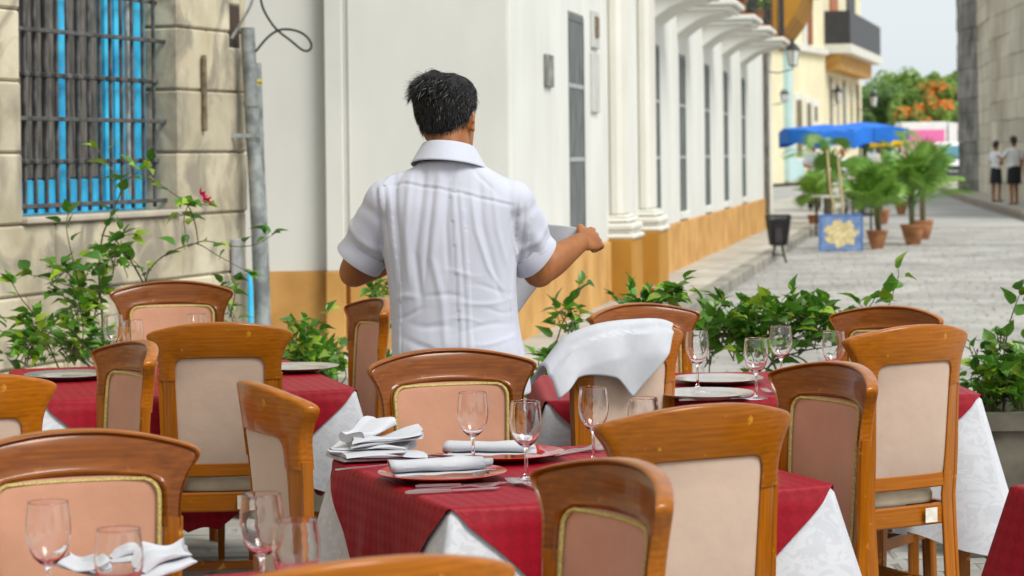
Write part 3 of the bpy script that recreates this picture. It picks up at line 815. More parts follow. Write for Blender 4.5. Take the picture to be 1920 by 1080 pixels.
def make_chair(label):
    t = thing('dining_chair', label, 'chair', group='wooden dining chairs on the terrace')
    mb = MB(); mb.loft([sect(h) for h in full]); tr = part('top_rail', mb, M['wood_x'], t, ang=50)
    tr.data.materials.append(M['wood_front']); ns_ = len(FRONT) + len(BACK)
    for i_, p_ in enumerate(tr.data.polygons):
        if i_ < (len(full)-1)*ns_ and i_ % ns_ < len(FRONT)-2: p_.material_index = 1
    # uprights and rear legs in one piece
    for s in (-1, 1):
        rings = []
        for z in (0, .10, .25, .40, .46, .52, .60, .68, .75, .80, .812):
            xi = .150 + .012*max(0, z-.45)/.35; xo = xi + .034
            if z < .45: xi -= .002*(.45-z); xo = xi+.034
            yb = -.014 - (.45-z)*.06 if z < .45 else 0
            pts = []
            for xx, dd in ((xi-.020, -.0145), (xi-.0215, -.013), (xi-.0215, -.007), (xi, -.0055), (xi, .011), (xi+.006, .0145), (xo-.007, .0145), (xo, .009), (xo, -.0145), (xo-.011, -.0145), (xo-.013, -.012), (xo-.016, -.0145)):
                if z >= .45: pts.append((s*xx, y_ref(xx, z)+dd, z))
                else: pts.append((s*xx, y_ref(xx, .45) + yb+.014 + dd*1.1, z))
            rings.append(pts)
        mb = MB(); mb.loft(rings); part('back_post', mb, M['wood_z'], t, ang=40)
    # cushion (front) and panel (rear)
    zs = [.525 + (.8945-.525)*(1-(1-k/16)**1.6) for k in range(17)]
    def surf(sgn, amp, base):
        rings = []
        mb = MB(); nx = 10
        def fn(a, b_):
            z = zs[int(round(b_*16))]; hw = cush_half(z); x = (2*a-1)*hw
            q = (1-(2*a-1)**6)*(1-(2*min(1, b_)-1)**8)
            return frame_pt(x, z, sgn*(base + amp*q))
        mb.grid(fn, nx, 16, flip=sgn < 0)
        return mb
    cu = part('back_cushion', surf(1, .013, .004), M['salmon'], t, fix=False)
    part('back_panel', surf(-1, .006, .006), M['beige_back'], t, fix=False)
    zs2 = [.525 + (.884-.525)*(1-(1-k/16)**1.6) for k in range(17)]
    hb = lambda z: cush_half(z+.0105)-.0105
    pth = [frame_pt(-hb(z), z, .0125) for z in zs2] + [frame_pt(hb(zs2[-1])*k/6, zs2[-1], .0125) for k in range(-5, 6)] + [frame_pt(hb(z), z, .0125) for z in reversed(zs2)]
    mb = MB(); mb.tube(pth, .0050, 6); part('gold_braid', mb, M['gold'], cu)
    # lower back bar
    def curved_bar(z0, z1, d0, d1, hw, off=0):
        mb = MB(); rings = []
        for k in range(9):
            x = -hw + 2*hw*k/8
            yy = y_ref(x, (z0+z1)/2) + off
            c = .004
            rings.append([(x, yy+d0, z0+c), (x, yy+d0+c, z0), (x, yy+d1-c, z0), (x, yy+d1, z0+c), (x, yy+d1, z1-c), (x, yy+d1-c, z1), (x, yy+d0+c, z1), (x, yy+d0, z1-c)])
        return mb.loft(rings)
    part('back_bar', curved_bar(.487, .530, -.012, .011, .1515), M['wood_x'], t)
    # seat: apron, cushion
    SD = .40
    fw = .215
    part('seat_rail', curved_bar(.375, .436, -.0135, .010, .1505), M['wood_x'], t)
    mb = MB(); mb.box((-fw+.02, SD-.03, .375), (fw-.02, SD-.005, .436), .004); part('seat_rail', mb, M['wood_x'], t, smooth=False)
    for s in (-1, 1):
        mb = MB(); mb.loft([[(s*.158, .012, .376), (s*.178, .012, .376), (s*.178, .012, .435), (s*.158, .012, .435)], [(s*(fw-.03), SD-.02, .376), (s*(fw-.008), SD-.02, .376), (s*(fw-.008), SD-.02, .435), (s*(fw-.03), SD-.02, .435)]])
        part('seat_rail', mb, M['wood_x'], t, smooth=False)
    rings = []
    for q, z in ((.97, .4365), (1.0, .445), (1.0, .462), (.97, .476), (.88, .486), (.6, .492), (.2, .494)):
        ring = []
        for k in range(36):
            a = 2*math.pi*k/36; ca, sa = math.cos(a), math.sin(a)
            x = math.copysign(abs(ca)**.35, ca); y_ = math.copysign(abs(sa)**.35, sa)
            wd = .150 + (.205-.150)*(y_+1)/2
            ring.append((x*wd*q, .02 + (SD-.01-.02)*(y_*q+1)/2, z))
        rings.append(ring)
    mb = MB(); mb.loft(rings); part('seat_cushion', mb, M['seatfab'], t)
    # front legs, stretchers
    for s in (-1, 1):
        mb = MB(); mb.loft([ell((s*(fw-.028+.008*(1-z/.375)*0), SD-.03 + .012*(1-z/.375), z), .012+.008*z/.375, .012+.008*z/.375, 8, p=6) for z in (0, .1, .2, .3, .374)])
        part('front_leg', mb, M['wood_z'], t)
        mb = MB(); mb.loft([[(s*.155, -.02, .155), (s*.172, -.02, .155), (s*.172, -.02, .19), (s*.155, -.02, .19)], [(s*(fw-.037), SD-.04, .155), (s*(fw-.019), SD-.04, .155), (s*(fw-.019), SD-.04, .19), (s*(fw-.037), SD-.04, .19)]])
        part('stretcher', mb, M['wood_x'], t, smooth=False)
    mb = MB(); mb.box((-.172, .17, .16), (.172, .19, .188), .003); part('stretcher', mb, M['wood_x'], t, smooth=False)
    return t
stick = MB(); stick.box((.05, -.0275, .385), (.095, -.0245, .428)); stick_me = stick.mesh('paper_label', M['paper'], False)

def place_chairs():
    L_ = [
     # X, Y of the top rail, turn, scale, label, sticker
     (-.182, 6.40, 197, 1.0, 'salmon chair facing us behind the two red plates', 0),
     (-.596, 5.50, -66, 1.0, 'chair seen obliquely from behind beside the pile of white napkins', 0),
     (.397, 4.90, 27, 1.0, 'chair with worn orange rail and pale back before the checked maroon corner', 0),
     (.191, 4.00, 115, 1.0, 'dark fronted side-on chair with gold braid, beside the fork and wine glass foot', 0),
     (-.840, 4.56, 198, 1.0, 'salmon padded chair facing us behind the crumpled napkin glasses', 0),
     (-.185, 3.06, 27, 1.0, 'chair of which only the orange top rail shows below the tables', 0),
     (.798, 5.84, 114, 1.0, 'dark brown padded chair side-on, beside the checked maroon corner', 0),
     (1.195, 7.08, 31, 1.0, 'tall chair with pale back and square paper label beside the white corner drape', 1),
     (.363, 7.22, 36, 1.0, 'chair with a white napkin thrown over its top rail', 0),
     (-.482, 8.75, 110, 1.0, 'dark chair side-on between the maroon table corner and the waiter', 0),
     (1.345, 8.50, 142, .965, 'chair facing us beside the hedge, partly hidden by the labelled chair back', 0),
     (.432, 8.50, 210, .985, 'chair behind the napkin covered chair, its glossy rail before the magenta flower', 0),
     (-1.335, 9.40, 185, 1.04, 'chair facing us under the bougainvillea, before the stone wall', 0),
     (-.927, 7.54, 4, 1.0, 'chair with pale back and torn paper label, before the table under the stone wall', 1),
     (-1.052, 6.79, 118, 1.0, 'dark padded chair side-on beside the white tablecloth point under the window', 0),
     (-1.330, 5.80, 20, 1.0, 'chair cut by the frame, only its orange rail end and one post showing', 0),
    ]
    proto = make_chair(L_[0][4])
    index_kids()
    out = []
    for i, (X, Y, a, s, lab, st) in enumerate(L_):
        c = proto if i == 0 else copy_tree(proto)
        rz = R(a)
        c.location = (X - math.sin(rz)*.065*s, Y + math.cos(rz)*.065*s, .002)
        c.rotation_euler = (0, 0, rz); c.scale = (s, s, s)
        c['label'] = lab
        if st: link('paper_label', stick_me, c)
        out.append(c)
    return out
CH = place_chairs()

# ================================================================== TABLES AND CLOTHS
TZ = .738
def cloth_mesh(name, hw, hd, z, m, kind, seed, off, hang_=.50):
    """square cloth over a table top; kind 'under' hangs all round, 'over' is laid corner to side so it hangs in points"""
    rr = random.Random(seed % 100)
    n = 60; m_rows = 16
    V, Fc, UV = [], [], []
    ph = [rr.uniform(0, 6.28) for _ in range(8)]
    ox, oy = hw+off, hd+off
    for j in range(n+1):
        for i in range(n+1):
            x, y_ = -ox + 2*ox*i/n, -oy + 2*oy*j/n
            wv = .0012*noise.noise(Vector((x*7+seed, y_*7, 0))) + .0012*abs(noise.noise(Vector((x*3-seed, y_*16, 3))))
            edge = min(ox-abs(x), oy-abs(y_))
            V.append((x, y_, z + wv*min(1, edge/.05))); UV.append((x, y_))
    for j in range(n):
        for i in range(n):
            a = j*(n+1)+i; Fc.append((a, a+1, a+n+2, a+n+1))
    ring = [i for i in range(n+1)] + [(j)*(n+1)+n for j in range(1, n+1)] + [n*(n+1)+i for i in range(n-1, -1, -1)] + [j*(n+1) for j in range(n-1, 0, -1)]
    N_ = len(ring)
    prev = ring
    hmax = .455 if kind == 'over' else hang_
    per = []
    for k, idx in enumerate(ring):
        x, y_, _ = V[idx]
        side = k // n
        tt = (k % n)/n                                   # position along this side, 0 and 1 at corners
        nrm = [Vector((0, -1, 0)), Vector((1, 0, 0)), Vector((0, 1, 0)), Vector((-1, 0, 0))][side]
        ln = 2*ox if side % 2 == 0 else 2*oy
        dc = min(tt, 1-tt)*ln                            # distance to the nearest corner
        cn = nrm
        if tt < .5: other = [Vector((-1, 0, 0)), Vector((0, -1, 0)), Vector((1, 0, 0)), Vector((0, 1, 0))][side]
        else: other = [Vector((1, 0, 0)), Vector((0, 1, 0)), Vector((-1, 0, 0)), Vector((0, -1, 0))][side]
        wc = math.exp(-(dc/.075)**2)
        cn = (nrm + other*(.98*wc)).normalized()
        if kind == 'over':
            H_ = max(.006, min(dc*1.0, hmax))
            # soften the very tip
            H_ = H_ - .05*math.exp(-((ln/2-dc)/.06)**2)*.5
        else:
            H_ = hmax*(1 + .16*math.exp(-(dc/.16)**2)) + .01*math.sin(k*.21+ph[0])
        per.append((Vector((x, y_, 0)), cn, H_, dc, wc, side, tt))
    for r_ in range(1, m_rows+1):
        cur = []
        for k in range(N_):
            p, cn, H_, dc, wc, side, tt = per[k]
            f_ = (r_/m_rows)
            d = H_*f_**1.15
            rad = .014
            if d < rad*1.57:
                a = d/rad; out_ = rad*math.sin(a); dz = rad*(1-math.cos(a))
            else:
                out_ = rad; dz = rad + (d-rad*1.57)
            hang = max(0, dz-rad)
            flare = .035 + .30*math.exp(-(dc/.13)**2)
            fold = .045*math.sin(tt*17+ph[side]) + .024*math.sin(tt*41+ph[side+4])
            fold *= (1-math.exp(-(dc/.12)**2))
            out_ += hang*(flare + fold*min(1, hang/.2)) + (.004*min(1, hang/.02) if kind == 'over' else 0)
            q = p + cn*out_
            cur.append(len(V)); V.append((q.x, q.y, z-dz))
            UV.append((p.x + [0, 1, 0, -1][side]*d, p.y + [-1, 0, 1, 0][side]*d))
        for k in range(N_):
            k2 = (k+1) % N_
            Fc.append((prev[k], cur[k], cur[k2], prev[k2]))
        prev = cur
    me = bpy.data.meshes.new(name); me.from_pydata(V, [], Fc)
    lay = me.uv_layers.new(name='UVMap')
    idx = np.empty(len(me.loops), dtype=np.int32); me.loops.foreach_get('vertex_index', idx)
    lay.data.foreach_set('uv', np.asarray(UV, dtype=np.float32)[idx].ravel())
    me.shade_smooth(); me.materials.append(m)
    return me
def table(c, hw, hd, deg, seed, where, square=False, hang=.50):
    t = thing('square_table', 'table under a white damask cloth and maroon overlay, ' + where, 'table', (c[0], c[1], 0), R(deg), 'dining tables on the terrace')
    mb = MB(); mb.box((-hw, -hd, .705), (hw, hd, .733), .004); part('table_top', mb, M['wood_x'], t, smooth=False)
    for sx in (-1, 1):
        for sy in (-1, 1):
            mb = MB(); mb.loft([ell((sx*(hw-.04), sy*(hd-.04), z), .018+.008*z, .018+.008*z, 8, p=5) for z in (.002, .35, .705)]); part('leg', mb, M['wood_z'], t)
    rot = (0, 0, R(deg))
    o = link('white_tablecloth', cloth_mesh('white_tablecloth', hw, hd, .7345, M['damask'], 'under', seed, .001, hang), None, (c[0], c[1], 0), rot)
    tag(o, 'white damask tablecloth under the maroon overlay, ' + where, 'tablecloth', 'white under-cloths')
    o = link('maroon_overlay', cloth_mesh('maroon_overlay', hw, hd, TZ, M['maroon'], 'under' if square else 'over', seed+100, .0075 if square else .0065, .25), None, (c[0], c[1], 0), rot)
    tag(o, 'maroon checked overlay cloth, ' + where, 'tablecloth', 'maroon overlay cloths')
e1 = Vector((math.cos(R(20)), math.sin(R(20)), 0)); e2 = Vector((-math.sin(R(20)), math.cos(R(20)), 0))
TC = (.133, 5.735)
table(TC, .45, .45, 20, 1, 'with the napkin pile')
table((-.52, 3.88), .45, .45, 20, 2, 'with crumpled napkins')
table((.755, 7.85), .665, .43, 2, 3, 'before the hedge', hang=.42)
table((-1.176, 8.289), .50, .60, 16, 4, 'below the stone wall', hang=.30)
table((-1.64, 6.18), .45, .45, 20, 5, 'cut by the frame')
table((1.71, 5.13), .45, .45, 20, 6, 'only one hanging corner showing', True)

# ================================================================== TABLEWARE
ZT = TZ + .0025
def glass_mesh():
    out = [(.0, .0008), (.034, .0008), (.0355, .0020), (.034, .0032), (.022, .0052), (.010, .0085), (.0055, .014), (.0042, .024), (.0040, .055), (.0044, .072), (.0070, .080), (.0150, .0855), (.0245, .0945), (.0322, .109), (.0365, .127), (.0375, .142), (.0362, .160), (.0342, .176), (.0334, .1855), (.0332, .1866)]
    inn = [(.03275, .1869), (.0325, .1866), (.0326, .1855), (.0335, .176), (.0355, .160), (.0368, .142), (.0358, .127), (.0315, .1100), (.0237, .0958), (.0140, .0874), (.0055, .0843), (.0, .0838)]
    mb = MB(); n = 40
    prof = [(max(r, 1e-4), z) for r, z in out + inn]
    mb.lathe(prof, n); return mb.mesh('wine_glass', M['glass'], True, 60)
GM = glass_mesh()
def glass(x, y_, label, s=1.0):
    o = link('wine_glass', GM, None, (x, y_, ZT), (0, 0, rs.uniform(0, 6)), s)
    return tag(o, label, 'glass', 'wine glasses on the tables')
def gl(u, vr, label, s=1.0):
    """wine glass under the pixel of its rim"""
    z = ZT + .1865*s
    p = at_z(u, vr, z); return glass(p.x, p.y, label, s)
gl(886, 736, 'wine glass between the two plates, before the salmon chair back')
gl(985, 752, 'wine glass at the rim of the two red plates, beside the steel fork')
gl(1112, 726, 'wine glass in front of the hanging napkin corner')
gl(1206, 746, 'wine glass mostly hidden behind the orange chair back')
gl(1307, 621, 'wine glass beside the napkin draped chair'); gl(1417, 634, 'wine glass at the near rim of the hedge side table')
gl(1464, 611, 'wine glass right against the hedge leaves, next to the magenta tinted glass'); gl(1563, 621, 'wine glass between the hedge and the dark side-on chair')
gl(212, 590, 'tall wine glass under the bougainvillea, beside a second glass'); gl(249, 600, 'wine glass just behind the dark chair rail under the window')
gl(369, 589, 'wine glass between two chair rails before the stone wall')
gl(90, 941, 'wine glass before the salmon chair back, beside the napkin stuffed glass'); gl(222, 992, 'wine glass standing in the crumpled white napkin')
gl(490, 926, 'wine glass behind a second glass beside the side-on chair'); gl(555, 975, 'wine glass right above the bottom orange chair rail')

def plate_mesh():
    prof = [(1e-4, .004), (.085, .004), (.098, .006), (.108, .011), (.118, .0135), (.150, .0185), (.1545, .0195), (.1555, .0185), (.150, .0155), (.115, .0085), (.105, .004), (.085, .0), (1e-4, .0)]
    mb = MB(); mb.lathe(prof, 56); return mb.mesh('charger_plate', M['dish'], True, 30)
PM = plate_mesh()
PM2 = PM.copy(); PM2.materials.clear(); PM2.materials.append(M['silver_dish'])
def plate(u, v, label, me=None):
    p = at_z(u, v, ZT+.018)
    o = link('charger_plate', me or PM, None, (p.x, p.y, ZT), None, .97)
    return tag(o, label, 'plate', 'charger plates')
P1 = plate(829, 883, 'red charger plate with a rolled napkin, close to the cutlery')
P2 = plate(945, 846, 'red charger plate with a folded napkin, close to the three forks')
P3 = plate(1345, 708, 'empty silvery charger plate beside the hanging napkin, close to the hedge', PM2)
P4 = plate(1322, 735, 'empty charger plate in front of the hedge side plate', PM2)
plate(128, 700, 'empty charger plate at the table under the stone wall', PM2)
p_ = plate(556, 686, 'plate at the waiter end of the stone wall table', PM2)

def roll_napkin(name, L_, r, turns, seed, label, loc, rz, parent=None, flatten=.62, tail=.09):
    """cotton napkin folded and rolled: a spiral section swept along its length with a loose tail"""
    rr = random.Random(seed)
    nl = 22; ns = 46
    def fn(a, b_):
        x = (a-.5)*L_
        s = b_
        if s < .30:                                    # loose tail on the plate
            q = 1 - s/.30
            wob = .004*math.sin(x*40+seed)*q
            yy = -r*.2 - tail*q*(1 - .5*abs(a-.5)*0); zz = .0022 + wob*wob*120 + .006*q*(a**3) + .004*math.sin(a*9+seed)**2*q
            return Vector((x*(1+.05*q), yy, zz))
        th = (s-.30)/.70*turns*2*math.pi
        rad = r*(1-.62*(s-.30)/.70)
        w_ = 1 + .10*math.sin(a*7+seed) + .05*math.sin(a*15+th)
        yy = -r*.2 + rad*w_*math.sin(th); zz = r*flatten + .002 - rad*w_*math.cos(th)*flatten
        return Vector((x + .012*math.sin(th*.5+seed)*(1 if a in (0, 1) else .4), yy, max(.0022, zz)))
    mb = MB(); mb.grid(fn, nl, ns)
    o = part(name, mb, M['napkin'], None, fix=False)
    sd_ = o.modifiers.new('thick', 'SOLIDIFY'); sd_.thickness = .0022; sd_.offset = 0
    o.location = loc; o.rotation_euler = (0, 0, rz)
    return tag(o, label, 'napkin', 'white napkins')
zp = ZT + .0065
roll_napkin('rolled_napkin', .225, .0285, 2.2, 3, 'rolled white napkin lying on the near red plate beside the cutlery', (P1.location.x-.005, P1.location.y+.01, zp+.006), R(14), tail=.06)
roll_napkin('rolled_napkin', .21, .026, 1.8, 8, 'crumpled folded white napkin on the red plate close to the forks', (P2.location.x-.035, P2.location.y-.005, zp+.006), R(-6), tail=.07)
# pile of folded napkins
def folded(L_, W_, th, seed, layers=3):
    """soft napkin folded in layers: closed pillow sections with a rounded fold on one side and open leaves on the other"""
    mb = MB()
    for l in range(layers):
        rings = []
        t0 = th/layers
        for i in range(21):
            a = i/20; x = (a-.5)*L_*(1 - .03*l)
            lf = t0*l*(1+.25*math.sin(a*5+seed)) + .010*sstep(.55, 1, a)*math.sin(seed*1.7+l) *.5 + .006*math.sin(a*4+seed*2+l)*l*.5
            puff = 1 + .35*math.sin(a*7+seed+l) * .5
            ring = []
            for k in range(20):
                q = 2*math.pi*k/20; c, s_ = math.cos(q), math.sin(q)
                wy = W_/2*(1+.04*math.sin(a*6+l*2+seed))
                yy = wy*math.copysign(abs(c)**.55, c) + .010*math.sin(l*2.3+seed)*(1 if c < 0 else .3)
                hh = t0*.62*puff*(1.25 if c > .5 else .8)
                zz = lf + hh + hh*math.copysign(abs(s_)**.8, s_) + .004*math.sin(yy*45+a*6+seed)*(1 if s_ > 0 else 0)*(l+1)/layers
                ring.append((x + .012*math.sin(c*2+seed), yy, max(0.0, zz)))
            rings.append(ring)
        mb.loft(rings)
    return mb
pc = Vector((-.345, 5.985, 0))
lab = ['white napkin at the bottom of the napkin pile', 'second white napkin up in the napkin pile', 'white napkin in the upper half of the napkin pile', 'tilted white napkin on top of the napkin pile']
z = ZT + .002
for k, (L_, W_, th, rz, dx, dy, ry, ly) in enumerate(((.21, .15, .017, 14, .0, 0, 0, 2), (.19, .13, .017, -8, -.012, .006, 1.5, 2), (.19, .085, .018, 24, .022, .004, -5, 2), (.12, .07, .022, 50, -.018, .012, -13, 1))):
    o = part('folded_napkin', folded(L_, W_, th, 3+k*2, ly), M['napkin'], None)
    o.location = (pc.x+dx, pc.y+dy, z + (.008 if k > 1 else 0)); o.rotation_euler = (0, R(ry), R(rz))
    tag(o, lab[k], 'napkin', 'white napkins'); z += th*.92
# crumpled napkins at the bottom left glasses
p = at_z(232, 1076, ZT)
for k, (dx, dy, L_, W_, th, rx, ry, rz, lb) in enumerate(((.075, .01, .10, .06, .026, 10, -10, 35, 'crumpled white napkin to the right of its wine glass'), (-.072, -.01, .09, .055, .018, 6, 8, -30, 'crumpled white napkin to the left of its wine glass'), (.03, .085, .13, .05, .022, 0, 0, 8, 'crumpled white napkin behind its wine glass'))):
    o = part('crumpled_napkin', folded(L_, W_, th, 11.7+k*3.1, 2), M['napkin'], None)
    o.location = (p.x+dx, p.y+dy, ZT+.008); o.rotation_euler = (R(rx), R(ry), R(rz)); tag(o, lb, 'napkin', 'white napkins')

# cutlery
def fork_mesh():
    mb = MB()
    pr = [(-.095, .0045, .0), (-.09, .0062, .0), (-.05, .005, .002), (0, .0032, .0035), (.03, .0032, .005), (.045, .007, .004), (.055, .0115, .002), (.062, .0122, .0015)]
    mb.loft([[(x, -w_, z), (x, w_, z), (x, w_, z+.0022), (x, -w_, z+.0022)] for x, w_, z in pr])
    for k in range(4):
        y_ = -.0100 + k*.00667
        mb.loft([[(x, y_-w_, z), (x, y_+w_, z), (x, y_+w_, z+.0018), (x, y_-w_, z+.0018)] for x, w_, z in ((.061, .0018, .0016), (.08, .0017, .0035), (.098, .0013, .0085), (.102, .0006, .0105))])
    return mb.mesh('fork', M['steel'], True, 45)
def knife_mesh():
    mb = MB()
    mb.loft([[(x, -w_, .001), (x, w_, .001), (x, w_, .001+h_), (x, -w_, .001+h_)] for x, w_, h_ in ((-.11, .005, .004), (-.10, .0075, .006), (-.05, .0065, .006), (-.005, .005, .005))])
    mb.loft([[(x, a, .002), (x, b_, .002), (x, b_, .0036), (x, a, .0036)] for x, a, b_ in ((-.006, -.005, .005), (.0, -.009, .007), (.06, -.010, .008), (.095, -.008, .008), (.11, .002, .008))])
    return mb.mesh('knife', M['steel'], True, 45)
FM, KM = fork_mesh(), knife_mesh()
def cut(me, nm, u, v, rz, label, dz=0.0, flip=False):
    p = at_z(u, v, ZT)
    o = link(nm, me, None, (p.x, p.y, ZT+.0006+dz + (.0125 if flip else 0)), (R(180) if flip else 0, 0, R(rz)))
    tag(o, label, nm, 'cutlery on the tables')
cut(KM, 'knife', 868, 911, 12, 'steel knife in front of the near red plate, first of the row')
cut(FM, 'fork', 855, 917, 10, 'steel fork in front of the near red plate, beside the knife')
cut(KM, 'knife', 850, 922, 17, 'steel knife lying over by the tablecloth edge before the red plate', 0)
for k in range(3): cut(FM, 'fork', 1062+k*14, 849, 42, 'fork at the rim of the far red plate, %s' % ['against the plate', 'in the middle of three', 'outermost of three'][k])
for k in range(2): cut(KM, 'knife', 808+k*20, 856+k, 140-k*6, ['dark handled knife behind the plates, beside the napkin pile', 'dark handled knife behind the plates, beside the salmon chair'][k])
cut(FM, 'fork', 790, 859, 146, 'fork lying against the dark handled knives')
cut(FM, 'fork', 700, 878, 20, 'fork half under the pile of napkins')
for k in range(2): cut(FM, 'fork', 994+k*10, 915, 118, ['fork end beside the wine glass foot and dark chair rail', 'fork right against the dark chair rail'][k])
for k in range(2): cut(KM if k else FM, 'knife' if k else 'fork', 1352-k*14, 746+k*4, 12, ['fork before the empty hedge side plates', 'knife before the empty hedge side plates'][k])
cut(FM, 'fork', 1466, 740, 118, 'fork beside the dark side-on chair at the hedge side table')
for k in range(2): cut(KM if k else FM, 'knife' if k else 'fork', 130-k*12, 704+k*3, 8, ['fork before the plate under the stone wall', 'knife before the plate under the stone wall'][k])

# napkin thrown over a chair
nc = CH[8]
rz9 = nc.rotation_euler.z
def drape(a, b_):
    """over the top rail: a across (left to right seen from behind), b from the far hem over the rail to the near hem"""
    xl = -.295 + .47*a                       # chair-local x seen from behind: left is +x for the chair facing away
    x = xl
    near = np.interp(a, [0, .2, .4, .57, .78, 1.0], [.11, .14, .18, .25, .12, .006])
    far = np.interp(a, [0, .5, .8, 1.0], [.10, .12, .14, .16])
    d = -far + (near+far)*b_
    xr = max(-.225, min(.225, x))
    tz = .980 - .047*(abs(xr)/.225)**3.0 + .016
    y0 = y_ref(xr, .93)
    r = .029
    th = d/r
    if abs(th) <= 1.57: yy, zz = -r*math.sin(th), tz - r + r*math.cos(th) + .0
    elif th > 0: yy, zz = -r - .012*sstep(0, .2, d), tz - r - (d-1.57*r)
    else: yy, zz = r + .01, tz - r + (d+1.57*r)
    over = max(0, abs(x)-.225)
    if d < 0: x += .55*(-d)*a
    zz -= over*1.15
    hang = max(0, abs(d)-.04)
    yy += (-1 if d > 0 else 1)*(.013*(1+math.sin(a*17+1)) + .013*(1+math.sin(a*8+.5)))*min(1, hang/.08) - (.014 if d > .05 else 0)
    rake = .135*(tz-zz) if d > 0 else .135*(tz-zz)
    return Vector((x, y0 + yy + rake, zz))
mb = MB(); mb.grid(drape, 46, 44)
o = part('draped_napkin', mb, M['napkin'], None, fix=False)
o.location = nc.location.copy(); o.rotation_euler = nc.rotation_euler.copy()
so = o.modifiers.new('thick', 'SOLIDIFY'); so.thickness = .003; so.offset = 1
tag(o, 'white napkin draped over a chair rail, one corner hanging', 'napkin', 'white napkins')

# ================================================================== WAITER
WX, WY = -.165, 7.0
def limb(mb, pts, rads, n=14, sq=1.0):
    """tapered limb along pts; rads per point (rx) with rounded ends"""
    P = crom([(*p, r) for p, r in zip(pts, rads)], 5)
    pts_ = [Vector(q[:3]) for q in P]; r_ = [float(q[3]) for q in P]
    d0 = (pts_[0]-pts_[1]).normalized(); d1 = (pts_[-1]-pts_[-2]).normalized()
    a = [(pts_[0]+d0*r_[0]*k, r_[0]*math.sqrt(max(.02, 1-k*k))) for k in (.98, .8, .45)]
    b_ = [(pts_[-1]+d1*r_[-1]*k, r_[-1]*math.sqrt(max(.02, 1-k*k))) for k in (.45, .8, .98)]
    pp_ = [q[0] for q in a] + pts_ + [q[0] for q in b_]; rr_ = [q[1] for q in a] + r_ + [q[1] for q in b_]
    mb.tube(pp_, rr_, n, sq)
def head_rings(scale=1.0, extra=0.0):
    """(z above chin, half width, back y, front y)"""
    T = [(-.005, .020, .045, .080), (.008, .036, .025, .096), (.03, .056, -.02, .102), (.06, .066, -.070, .103), (.09, .071, -.088, .103), (.12, .0755, -.098, .101), (.15, .078, -.103, .098), (.18, .076, -.100, .090), (.205, .067, -.088, .072), (.222, .050, -.066, .046), (.233, .024, -.034, .014)]
    return T
def hand(mb, wrist, fwd, side, up, s=1.0, curl=1.0, thumb=1):
    """palm, four bent fingers and a thumb closed on something; fwd = towards the knuckles, side = towards the thumb"""
    fwd, side, up = fwd.normalized(), side.normalized(), up.normalized()
    pal = [wrist + fwd*(.0+.02*k)*s for k in range(5)]
    rings = []
    for k, c in enumerate(pal):
        wd = (.026, .033, .039, .041, .039)[k]*s; th = (.019, .018, .017, .016, .014)[k]*s
        rings.append([c + side*(wd*math.cos(t_)) + up*(th*math.sin(t_)) for t_ in np.linspace(0, 2*math.pi, 12, endpoint=False)])
    mb.loft(rings)
    kn = wrist + fwd*.082*s
    for k in range(4):
        b0 = kn + side*(.030-.0195*k)*s - fwd*.006*s
        L_ = (.042, .046, .043, .034)[k]*s
        a = 0; p = b0; pts = [p]
        for j, (ang, f_) in enumerate(((.5, 1.0), (1.35, .72), (1.15, .55))):
            a += ang*curl; dr = fwd*math.cos(a) - up*math.sin(a)
            p = p + dr*L_*f_; pts.append(p)
        limb(mb, [tuple(q) for q in pts], [.0098*s, .0092*s, .0085*s, .0072*s], 8)
    tb = wrist + fwd*.028*s + side*.030*s
    pts = [tb, tb + (side*.020 + fwd*.022 - up*.008)*s, tb + (side*.012 + fwd*.048 - up*.026)*s, tb + (-side*.004 + fwd*.060 - up*.040)*s]
    limb(mb, [tuple(q) for q in pts], [.0125*s, .0115*s, .0105*s, .0085*s], 8)

wt = thing('person', 'waiter in a white pleated shirt seen from behind, spreading a white cloth', 'person', (WX, WY, 0))
def wx(u): return (u-855)/643.0
def wz(v): return CAMZ - (v-295)/643.0
shL, elL, wrL = (-.205, .01, 1.347), (-.305, .10, 1.155), (-.125, .285, 1.215)
shR, elR, wrR = (.168, .01, 1.335), (.240, .105, 1.150), (.365, .245, 1.228)
mb = MB()
# head
HYAW = R(-24)
hr = Matrix.Translation((-.028, .020, 1.487)) @ Matrix.Rotation(HYAW, 4, 'Z') @ Matrix.Rotation(R(-4), 4, 'X')
rings = []
for z, hw, yb, yf in head_rings():
    ring = []
    for k in range(28):
        a = 2*math.pi*k/28; ca, sa = math.cos(a), math.sin(a)
        yc, ry = (yb+yf)/2, (yf-yb)/2
        ring.append(hr @ Vector((hw*math.copysign(abs(ca)**.9, ca), yc + ry*math.copysign(abs(sa)**.9, sa), z)))
    rings.append(ring)
mb.loft(rings)
limb(mb, [tuple(hr @ Vector(p)) for p in ((0, .096, .125), (0, .108, .100), (0, .117, .083))], [.009, .012, .014], 8)     # nose
for s in (-1, 1):
    limb(mb, [tuple(hr @ Vector(p)) for p in ((s*.030, .097, .128), (s*.045, .088, .130))], [.009, .008], 6)                # brow
limb(mb, [tuple(hr @ Vector(p)) for p in ((-.020, .101, .050), (0, .106, .052), (.020, .101, .050))], [.006, .008, .006], 6)  # lips
